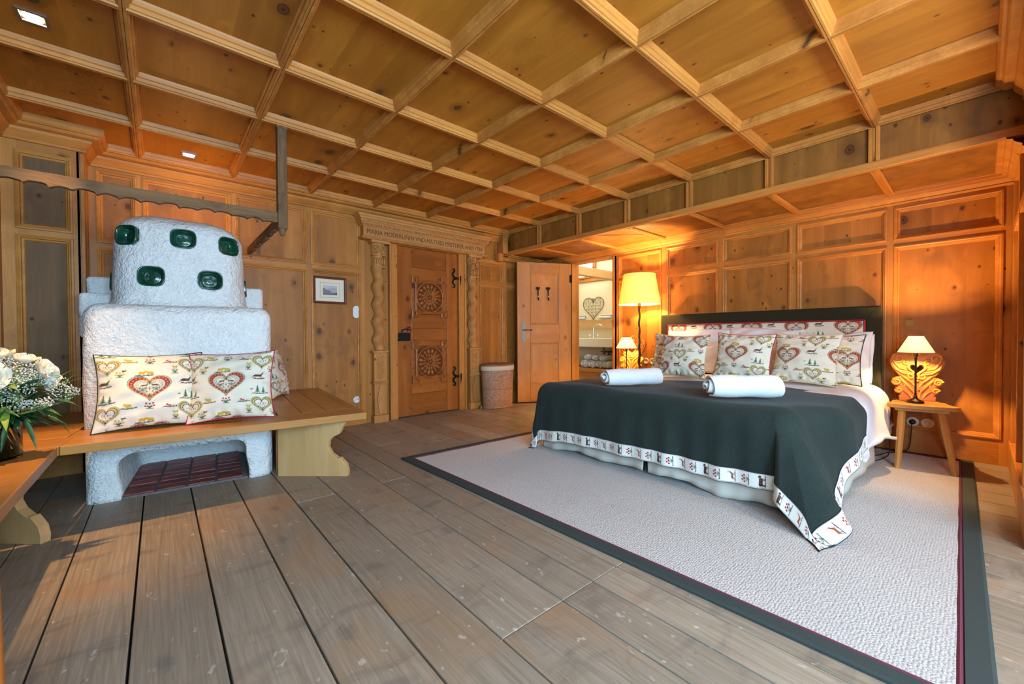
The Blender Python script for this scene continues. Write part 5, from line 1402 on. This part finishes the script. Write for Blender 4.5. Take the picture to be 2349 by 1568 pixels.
# ------------------------------------------------------------------ carved farmhouse chairs used as bedside tables
M['carveback'] = wood('shaded_back_pine', 'Z', (186,116,42), (138,78,22), knot=0, rough=.45)  # ground behind the carving darkened: groove shade put into the colour
M['relief'] = wood('lit_relief_pine', 'Z', (222,146,62), (188,110,40), knot=0, rough=.4)  # lighter copy of the back: light on the raised carving, in the colour
def chair(label, loc, rz, sc):
    t = thing('carved_chair', label, 'chair', loc, rz); t.scale = (sc, sc, sc)
    f = MB()
    seat = [(-.17,-.19),(-.06,-.205),(.06,-.205),(.17,-.19),(.196,-.165),(.192,-.12),(.165,-.06),(.15,-.02),(.156,.02),(.148,.055),(.12,.075),(.125,.10),(.115,.16),(-.115,.16),(-.125,.10),(-.12,.075),(-.148,.055),(-.156,.02),(-.15,-.02),(-.165,-.06),(-.192,-.12),(-.196,-.165)]
    f.prism(seat, .437, .468, fxy); f.build('seat', M['benchX'], t, bevel=.006)
    f = MB(); f.box(-.145, .145, -.135, -.075, .41, .437); f.box(-.12, .12, .03, .10, .41, .437); f.build('batten', M['benchX'], t, bevel=.004)
    for x0, y0, x1, y1 in ((-.105,-.105,-.147,-.33), (.105,-.105,.147,-.33), (-.085,.065,-.105,.165), (.085,.065,.205,.165)):
        f = MB(); n = 8; P = []
        for z, r in ((.43,.022), (.30,.0235), (.15,.021), (.0145,.0185)):
            q = (.43-z)/.43; P.append([(x0+(x1-x0)*q + r*math.cos(2*PI*k/n+.39), y0+(y1-y0)*q + r*math.sin(2*PI*k/n+.39), z) for k in range(n)])
        f.grid(P, closed_v=True, smooth=False); b_ = len(f.v)-n; f.f.append(tuple(b_+k for k in range(n))); f.r.append(.5); f.sm.append(False); f.build('leg', M['benchZ'], t)
    half = [(.105,.0),(.108,.035),(.095,.042),(.118,.055),(.132,.078),(.122,.100),(.108,.108),(.135,.118),(.150,.142),(.146,.168),(.122,.183),(.098,.186),(.112,.205),(.140,.245),(.158,.29),(.160,.33),(.148,.365),(.122,.388),(.092,.392),(.066,.382),(.056,.392),(.046,.412),(.028,.428),(0,.434)]
    prof = half + [(-x, z) for x, z in reversed(half[:-1])]
    lean = lambda a, b, h: (a, .125 - h + b*.13, .466 + b)
    f = MB(); f.prism(prof, -.016, .014, lean); bk_ = f.build('carved_back', M['carveback'], t, bevel=.006)
    hh = [(x, z+.245) for x, z in heart(0, 0, .078, .07, 36)][::-1]
    bpy.context.view_layer.update()
    c = MB(); c.prism(hh, -.06, .06, lean); co = c.build('cutter', None); co.matrix_world = t.matrix_world.copy()
    bpy.context.view_layer.update(); bool_cut(bk_, [co])
    r = MB(); hp = heart(0, .245, .100, .092, 40); r.tube([lean(x, z, .017) for x, z in hp], .009, 6, closed=True)
    for s in (-1, 1):
        for cx, cz, rad, tn, st in ((.108,.335,.036,1.5,-.4), (.118,.145,.026,1.5,.2), (.105,.078,.020,1.4,.2), (.032,.19,.026,1.2,2.2), (.06,.30,.02,1.2,1)):
            r.tube([lean(x, z, .014) for x, z in spiral(s*cx, cz, rad, tn, 26, st if s > 0 else PI-st, 1)], [.0105-.006*k/26 for k in range(27)], 6)
        for cur in ([(.148,.30),(.125,.25),(.085,.215),(.035,.205),(.004,.19)], [(.14,.275),(.105,.235),(.06,.222),(.012,.218)], [(.145,.36),(.13,.30),(.10,.255),(.055,.238)], [(.006,.02),(.02,.07),(.05,.11),(.09,.16),(.10,.18)], [(.03,.02),(.05,.055),(.09,.085)], [(.012,.11),(.03,.14),(.07,.18),(.10,.205)], [(.10,.165),(.075,.14),(.07,.11)]):
            r.tube([lean(s*x, z, .013) for x, z in cur], [.004] + [.0105]*(len(cur)-2) + [.004], 6)
    dome(r, 0, .155, .013, .016, .010, .012, lean, 10, 3); dome(r, 0, .175, .013, .022, .009, .012, lean, 10, 3); dome(r, 0, .37, .013, .03, .02, .012, lean, 12, 3)
    for q in range(7): a = PI*(.12+.76*q/6); dome(r, .028*math.cos(a), .385+.028*math.sin(a), .013, .018, .006, .009, lean, 8, 3, a)
    r.build('carving_relief', M['relief'], bk_)
    return t
chair('carved wooden chair with a heart cut-out beside the bed, near the wall sockets', (4.45, .31, 0), math.radians(-80), 1.0)
chair('carved wooden chair partly hidden behind the bed beside the floor lamp', (4.44, 2.935, 0), math.radians(-86), 1.12)
# ------------------------------------------------------------------ lamps
def table_lamp(label, loc, z0, zs0, zs1, r0, r1, cord=None, tilt=0):
    t = thing('table_lamp', label, 'lamp', (loc[0], loc[1], z0), 0, 'lit bedside lamps')
    H = zs0 - z0
    f = MB(); f.lathe([(.046,0),(.05,.004),(.05,.012),(.042,.020),(.02,.028),(.012,.04),(.008,.06)], n=32); f.build('base', M['bronze'], t)
    f = MB(); f.lathe([(.0075,.055),(.0065,.10),(.0065,H-.06),(.009,H-.05),(.009,H-.03),(.013,H-.028),(.013,H+.03)], n=16); f.build('stem', M['bronze'], t)
    f = MB(); n = 56; f.grid([[((r0 + (r1-r0)*q)*math.cos(2*PI*k/n), (r0 + (r1-r0)*q)*math.sin(2*PI*k/n), H + (zs1-zs0)*q) for k in range(n)] for q in (0, .03, .5, .97, 1)], closed_v=True, flip=True); sh = f.build('lamp_shade', M['shade_small'], t); md = sh.modifiers.new('th', 'SOLIDIFY'); md.thickness = .0012; md.offset = -1
    f = MB()
    for k in range(3): f.tube([(0,0,H+.035), (r1*.98*math.cos(k*2.09), r1*.98*math.sin(k*2.09), zs1-z0-.004)], .0012, 5)
    f.build('shade_carrier', M['brass'], sh)
    f = MB(); f.lathe([(.0,H+.03),(.009,H+.03),(.011,H+.038),(.013,H+.05),(.011,H+.062),(.005,H+.07),(0,H+.072)], n=20, cap=False); f.build('bulb', emit('warm_bulb', (1,.78,.46,1), 14), t)
    f = MB(); f.tube([(-.018,-.02,.085),(-.018,-.02,.10)], .006, 8); f.tube([(-.018,-.02,.092),(0,-.004,.092)], .0025, 6); f.build('switch', M['brass'], t)
    if cord:
        f = MB(); f.tube([Vector(p) - Vector((loc[0], loc[1], z0)) for p in cord], .0033, 7); f.build('cord', M['black_rubber'], t)
    return t
def smooth_path(pts, n=6):
    out = []
    P = [Vector(p) for p in pts]
    for i in range(len(P)-1):
        a, b, c, d = P[max(i-1, 0)], P[i], P[i+1], P[min(i+2, len(P)-1)]
        for k in range(n):
            t = k/n; out.append(.5*((2*b) + (c-a)*t + (2*a-5*b+4*c-d)*t*t + (3*b-a-3*c+d)*t**3))
    return out + [P[-1]]
cord = smooth_path([(4.40,.375,.474),(4.45,.42,.4745),(4.50,.462,.4745),(4.512,.474,.455),(4.518,.478,.40),(4.515,.48,.25),(4.505,.48,.08),(4.47,.485,.02),(4.38,.49,.0185),(4.25,.51,.0185),(4.16,.55,.0185),(4.10,.63,.0185),(4.15,.66,.0185),(4.28,.59,.0185),(4.42,.53,.0185),(4.55,.50,.0185),(4.68,.42,.0185),(4.73,.385,.06),(4.72,.374,.20),(4.735,.373,.256),(4.752,.373,.258)])
table_lamp('small lit lamp on the carved chair near the wall sockets', (4.40, .328), .4685, .857, .983, .105, .042, cord)
table_lamp('small lit lamp beside the tall floor lamp', (4.43, 2.915), .5245, .838, .972, .128, .056)
fl_ = thing('floor_lamp', 'tall lit floor lamp with a wide cream shade beside the headboard', 'lamp', (4.46, 2.752, 0))
f = MB(); f.lathe([(.13,.0),(.135,.006),(.13,.016),(.06,.03),(.02,.045),(.016,.06)], n=40); f.build('base', M['bronze'], fl_)
f = MB(); rr2 = random.Random(5); n = 40
f.tube([(.004*math.sin(i*.9), .004*math.cos(i*1.3), .05 + 1.30*i/n) for i in range(n+1)], [.0135 + .005*math.exp(-((i/n-.55)/.14)**2) + .003*math.exp(-((i/n-.1)/.1)**2) + rr2.uniform(-.0015,.0015) - .003*(i/n) for i in range(n+1)], 10)
f.lathe([(.016,1.33),(.017,1.36),(.012,1.37)], n=14); f.build('wrought_pole', M['bronze'], fl_)
f = MB(); f.lathe([(.012,1.355),(.02,1.365),(.02,1.40),(.014,1.41)], n=16); f.build('lamp_socket', M['brass'], fl_)
f = MB(); n = 72; zz0, zz1, q0, q1 = 1.375, 1.745, .248, .188
f.grid([[((q0+(q1-q0)*q)*math.cos(2*PI*k/n), (q0+(q1-q0)*q)*math.sin(2*PI*k/n), zz0+(zz1-zz0)*q) for k in range(n)] for q in (0, .02, .5, .98, 1)], closed_v=True, flip=True)
sh = f.build('lamp_shade', M['shade'], fl_); md = sh.modifiers.new('th', 'SOLIDIFY'); md.thickness = .0015; md.offset = -1
f = MB()
for k in range(3): f.tube([(0,0,1.40), (.05*math.cos(k*2.09+.3), .05*math.sin(k*2.09+.3), 1.6), (.186*math.cos(k*2.09+.3), .186*math.sin(k*2.09+.3), 1.735)], .0015, 5)
f.build('shade_carrier', M['brass'], sh)
f = MB(); f.lathe([(0,1.40),(.013,1.40),(.016,1.42),(.03,1.455),(.03,1.475),(.018,1.50),(0,1.506)], n=20, cap=False); f.build('bulb', emit('warm_bulb_big', (1,.78,.46,1), 14), fl_)
# sockets and a plaque on the headboard wall
sk_ = socket('wall_socket', 'double cream wall socket under the carved chair, with a black plug', (XW+.02, .373, .258), -PI/2, M['cream_plastic'], 2)
f = MB(); f.lathe([(.019,.004),(.019,.028),(.012,.034),(0,.034)], n=20); o = f.build('plug', M['black_rubber'], sk_); o.rotation_euler = (PI/2, 0, 0)
socket('wall_socket', 'pair of round cream wall switches behind the bed by the floor lamp', (XW+.02, 2.86, .663), -PI/2, M['cream_plastic'], 2)
pq = thing('wall_plaque', 'tiny square brass relief plaque on the wall above the carved chair', 'plaque', (XW+.015, .395, 1.088)); pq.location.x = XW + .02
fq = lambda a, b, h: (-h, -a, b)
f = MB(); fbox(f, fq, -.030, .030, -.030, .030, 0, .006); f.sweep_rect(-.030, .030, -.030, .030, [(0,.004),(0,.010),(.005,.010),(.006,.006)], fq)
f.prism([(-.020,-.022),(.018,-.022),(.006,.020),(-.002,.020)], .006, .010, fq); f.prism([(.008,-.020),(.022,-.020),(.020,.022),(.012,.022)], .006, .0085, fq)
f.tube([fq(x, z, .005) for x, z in [(-.009,.03),(-.007,.038),(0,.042),(.007,.038),(.009,.03)]], .002, 6); f.build('relief', M['brass'], pq)
# ------------------------------------------------------------------ the bathroom seen through the open door
XB = 6.30
b = MB(); b.box(XB, XB+.1, 3.0, 6.3, 0, 2.9); b.box(XW+.16, XB, 6.2, 6.3, 0, 2.9); b.box(XW+.16, XB, 2.9, 3.0, 0, 2.9); b.box(XW+.06, XW+.16, 4.14, 6.3, 0, 2.9); b.box(XW+.06, XW+.16, 2.9, 3.30, 0, 2.9); b.box(XW+.06, XW+.16, 3.3, 4.14, 2.13, 2.9)
tag(b.build('wall_bathroom', M['bathwall']), kind='structure')
b = MB(); b.add([(XW+.1,2.9,2.75),(XB+.1,2.9,2.55),(XB+.1,6.3,2.55),(XW+.1,6.3,2.75)], [(0,3,2,1)]); b.box(XW+.1, XB+.1, 2.9, 6.3, 2.8, 2.9)
tag(b.build('ceiling_bathroom', plain('white_ceiling_paint', (246,244,236), .8)), kind='structure')
b = MB(); b.box(XW, XB, 2.9, 6.3, -.08, -.002); tag(b.build('floor_bathroom', M['paleX']), kind='structure')
b = MB(); b.box(XW+.16, XB, 4.30, 4.42, 1.995, 2.135); tag(b.build('trim_6', M['paleX'], bevel=.004), kind='structure')
b = MB(); b.box(XB-.035, XB, 3.0, 6.2, 2.035, 2.10); b.box(XB-.05, XB, 4.80, 4.86, 2.10, 2.55); b.box(XB-.05, XB, 4.86, 5.35, 2.10, 2.135); tag(b.build('trim_7', M['spruceY'], bevel=.004), kind='structure')
w = MB(); w.box(XB-.02, XB-.012, 4.86, 5.9, 2.14, 2.5); tag(w.build('window_3', emit('bright_window', (.82,.92,1,1), 2.2)), kind='structure')
sh = thing('wall_ledge', 'pine ledge running above the washbasin', 'shelf', (XB, 4.7, 1.12))
b = MB(); b.box(-.10, 0, -1.5, 1.3, 0, .175); b.build('ledge_board', M['paleY'], sh, bevel=.004)
vb = thing('bathroom_cabinet', 'low pine cabinet under the washbasin holding rolled towels', 'cabinet', (XB, 4.7, 0))
b = MB(); b.box(-.60, -.001, -1.5, 1.3, .36, .42); b.build('shelf_top', M['spruceY'], vb, bevel=.005); b = MB(); b.box(-.575, -.55, -1.5, 1.3, 0, .36); b.build('front_board', M['spruceY'], vb, bevel=.003)
sn = thing('washbasin', 'long cream washbasin on the bathroom wall', 'washbasin', (XB, 4.55, .795))
b = MB(); b.rbox(-.56, -.001, -1.2, 1.2, 0, .155, .012, 8); b.build('basin', M['ceramic'], sn)
b = MB(); b.tube([(-.25,-.1,0),(-.25,-.1,-.14),(-.22,-.1,-.17),(-.12,-.1,-.17),(-.05,-.1,-.15)], .016, 8); b.build('drain_pipe', M['chrome'], sn)
fa = thing('basin_faucet', 'tall chrome faucet with a bent spout on the washbasin', 'faucet', (5.86, 4.53, .9505))
b = MB(); b.tube(smooth_path([(0,0,.0),(0,0,.12),(0,0,.205),(0,-.012,.232),(0,-.05,.238),(0,-.12,.238),(0,-.155,.232),(0,-.17,.212)], 5), .013, 12); b.lathe([(.022,0),(.022,.012),(.013,.014)], n=20); b.build('spout', M['chrome'], fa)
for y in (.085, -.085):
    b = MB(); b.lathe([(.016,0),(.016,.01),(.010,.014),(.010,.05),(.013,.052),(.013,.062),(0,.064)], 0, y, n=18); b.box(-.022,.022,y-.004,y+.004,.052,.060); b.box(-.004,.004,y-.022,y+.022,.052,.060); b.build('tap_handle', M['chrome'], fa)
hr = thing('heart_wire_rack', 'heart shaped wire rack with little loops on the bathroom wall', 'wall decoration', (XB-.012, 4.868, 1.325))
b = MB(); hp = heart(0, .185, .485, .43, 60); b.tube([(0, -x, z) for x, z in hp], .0045, 6, closed=True)
for k in range(-4, 5):
    x = k*.055; zs_ = sorted(z for (x0, z0), (x1, z1) in zip(hp, hp[1:]+hp[:1]) if (x0-x)*(x1-x) <= 0 for z in [(z0+z1)/2])
    if len(zs_) > 1: b.tube([(0,-x,zs_[0]),(0,-x,zs_[-1])], .0016, 4)
for k in range(6):
    z = .06 + .062*k; xs_ = sorted(x for (x0, z0), (x1, z1) in zip(hp, hp[1:]+hp[:1]) if (z0-z)*(z1-z) <= 0 for x in [(x0+x1)/2])
    if len(xs_) > 1: b.tube([(0,-xs_[0],z),(0,-xs_[-1],z)], .0016, 4)
for r_, n_ in ((.01,1),(.075,2),(.135,4),(.20,4),(.255,5),(.31,4)):
    for k in range(n_):
        x = (k-(n_-1)/2)*.085 + (.02 if n_ % 2 == 0 else 0); b.tube([(-.012, -x + .016*math.cos(a), r_+.03+.016*math.sin(a)) for a in [2*PI*q/12 for q in range(12)]], .002, 5, closed=True)
b.tube([(-.004, .014*math.cos(a), .365+.02*math.sin(a)) for a in [2*PI*q/12 for q in range(12)]], .0035, 5, closed=True); b.build('wire_lattice', M['bronze'], hr)
G3 = 'rolled white towels under the washbasin'
Z0 = .4205
for k, (y, r, L, x, lab) in enumerate([(4.66,.078,.30,5.74,'big rolled towel lying lowest and nearest the door jamb'), (4.515,.073,.28,5.76,'lower rolled towel second from the door jamb'), (4.378,.073,.28,5.80,'lower rolled towel third from the door jamb'), (4.235,.070,.28,5.80,'lower rolled towel last from the door jamb')]):
    towel('rolled_towel', lab, (x, y, Z0), (x+L, y-.02, Z0), r, M['towel'], 2.6, G3, 1.0, k+3)
for k, (y, r, L, x, z, lab) in enumerate([(4.60,.058,.28,5.75,.556,'small rolled towel on top of the stack nearest the door jamb'), (4.45,.058,.28,5.78,.548,'small rolled towel on top in the middle of the stack'), (4.31,.055,.28,5.80,.545,'small rolled towel on top of the stack farthest from the door jamb')]):
    towel('rolled_towel', lab, (x, y, z), (x+L, y-.02, z), r, M['towel'], 2.4, G3, 1.0, k+8)
towel('rolled_towel', 'single rolled towel on the ledge below the wire heart', (6.245, 4.68, 1.2955), (6.235, 4.42, 1.2955), .042, M['towel'], 2.2, 'towels on the ledge', 1.0, 12)
towel('rolled_towel', 'white towel on the ledge half hidden by the door jamb', (6.245, 5.30, 1.2955), (6.235, 5.02, 1.2955), .042, M['towel'], 2.2, 'towels on the ledge', 1.0, 13)
hk = thing('hook_rail', 'small rail with bent dark hooks under the washbasin', 'hook rail', (6.18, 4.42, .66))
b = MB(); b.box(0, .12, -.2, .2, .03, .045)
for y in (-.08, .02, .10): b.tube([(0,y,.03),(-.005,y,.0),(-.01,y+.02,-.03),(-.015,y+.05,-.04)], .006, 6)
b.build('hooks', M['iron'], hk)
sp = thing('soap_basket', 'little amber basket on the end of the washbasin', 'basket', (5.88, 4.055, .9505))
b = MB()
for k in range(9): a = 2*PI*k/9; b.tube([(.03*math.cos(a), .045*math.sin(a), .003), (.036*math.cos(a+.3), .055*math.sin(a+.3), .075)], .005, 6)
b.tube([(.036*math.cos(a), .055*math.sin(a), .075) for a in [2*PI*k/20 for k in range(20)]], .006, 6, closed=True); b.lathe([(.034,.0),(.034,.006)], n=20, sy=1.4); b.build('amber_slats', plain('amber', (226,150,50), .3), sp)
# ------------------------------------------------------------------ light
def light(name, typ, loc, energy, color, rot=None, **kw):
    l = bpy.data.lights.new(name, typ); l.energy = energy; l.color = color
    for k, v in kw.items(): setattr(l, k, v)
    o = bpy.data.objects.new(name, l); COL.objects.link(o); o.location = loc
    if rot is not None: o.rotation_euler = rot
    return o
WARM = (1, .60, .23); HALO = (1, .55, .19); DAY = (.42, .72, 1.0)
WARM2 = (1, .88, .66)
K = dict(day=170, day2=50, left=60, floor=66, lamp=40, spot=150, bath=20, pend=40)
for (a0, a1, b0, b1), en in zip(WIN, (K['day'], K['day2'])):
    light('window_daylight', 'AREA', ((a0+a1)/2, YBK-.19, (b0+b1)/2), en, DAY, (PI/2, 0, 0), shape='RECTANGLE', size=a1-a0-.1, size_y=b1-b0-.1)
light('window_daylight', 'AREA', (XL-.12, -1.1, 1.43), K['left'], DAY, (PI/2, 0, -PI/2), shape='RECTANGLE', size=1.1, size_y=1.25)
light('pendant_lamp', 'POINT', (2.2, -.75, 1.85), K['pend'], WARM2, shadow_soft_size=.18)
light('floor_lamp_bulb', 'POINT', (4.46, 2.752, 1.545), K['floor'], WARM, shadow_soft_size=.03)
light('table_lamp_bulb', 'POINT', (4.40, .328, .949), K['lamp'], WARM, shadow_soft_size=.015)
light('table_lamp_bulb', 'POINT', (4.43, 2.915, .932), K['lamp'], WARM, shadow_soft_size=.015)
for x, y in ((-.434, 2.977), (.21, 4.364)):
    light('ceiling_spot_beam', 'SPOT', (x, y, ZC-.03), K['spot'], HALO, (0, 0, 0), spot_size=math.radians(52), spot_blend=.9, shadow_soft_size=.02)
light('bathroom_daylight', 'AREA', (5.6, 4.4, 2.5), K['bath'], (1, .93, .80), (0, 0, 0), shape='RECTANGLE', size=1.0, size_y=1.8)
wd = bpy.data.worlds.new('sky'); SC.world = wd; wd.use_nodes = True
bg = wd.node_tree.nodes['Background']; bg.inputs[0].default_value = (.55, .75, 1, 1); bg.inputs[1].default_value = .6
# ------------------------------------------------------------------ camera
cam = bpy.data.cameras.new('camera'); co = bpy.data.objects.new('camera', cam); COL.objects.link(co); SC.camera = co
yaw, pitch, roll = math.radians(40.93991), math.radians(-.86576), math.radians(-.298603)
fw = Vector((math.sin(yaw)*math.cos(pitch), math.cos(yaw)*math.cos(pitch), math.sin(pitch))); rt = Vector((math.cos(yaw), -math.sin(yaw), 0)); up = rt.cross(fw)
r2 = rt*math.cos(roll) + up*math.sin(roll); u2 = -rt*math.sin(roll) + up*math.cos(roll)
mt = Matrix((r2, u2, -fw)).transposed().to_4x4(); mt.translation = (0, 0, 1.0); co.matrix_world = mt
cam.sensor_fit = 'HORIZONTAL'; cam.sensor_width = 36; cam.lens = 36*933.2955/2349; cam.clip_start = .02; cam.clip_end = 60
vs_ = SC.view_settings; SC.display_settings.display_device = 'sRGB'; vs_.view_transform = 'Standard'; vs_.look = 'None'; vs_.exposure = 0.5; vs_.gamma = 1.0; vs_.use_curve_mapping = False
SC.cycles.max_bounces = 6; SC.cycles.diffuse_bounces = 3; SC.cycles.glossy_bounces = 2; SC.cycles.transmission_bounces = 6; SC.cycles.use_adaptive_sampling = True; SC.cycles.adaptive_threshold = .05; SC.cycles.adaptive_min_samples = 12; SC.cycles.caustics_reflective = False; SC.cycles.caustics_refractive = False; SC.cycles.sample_clamp_indirect = 4
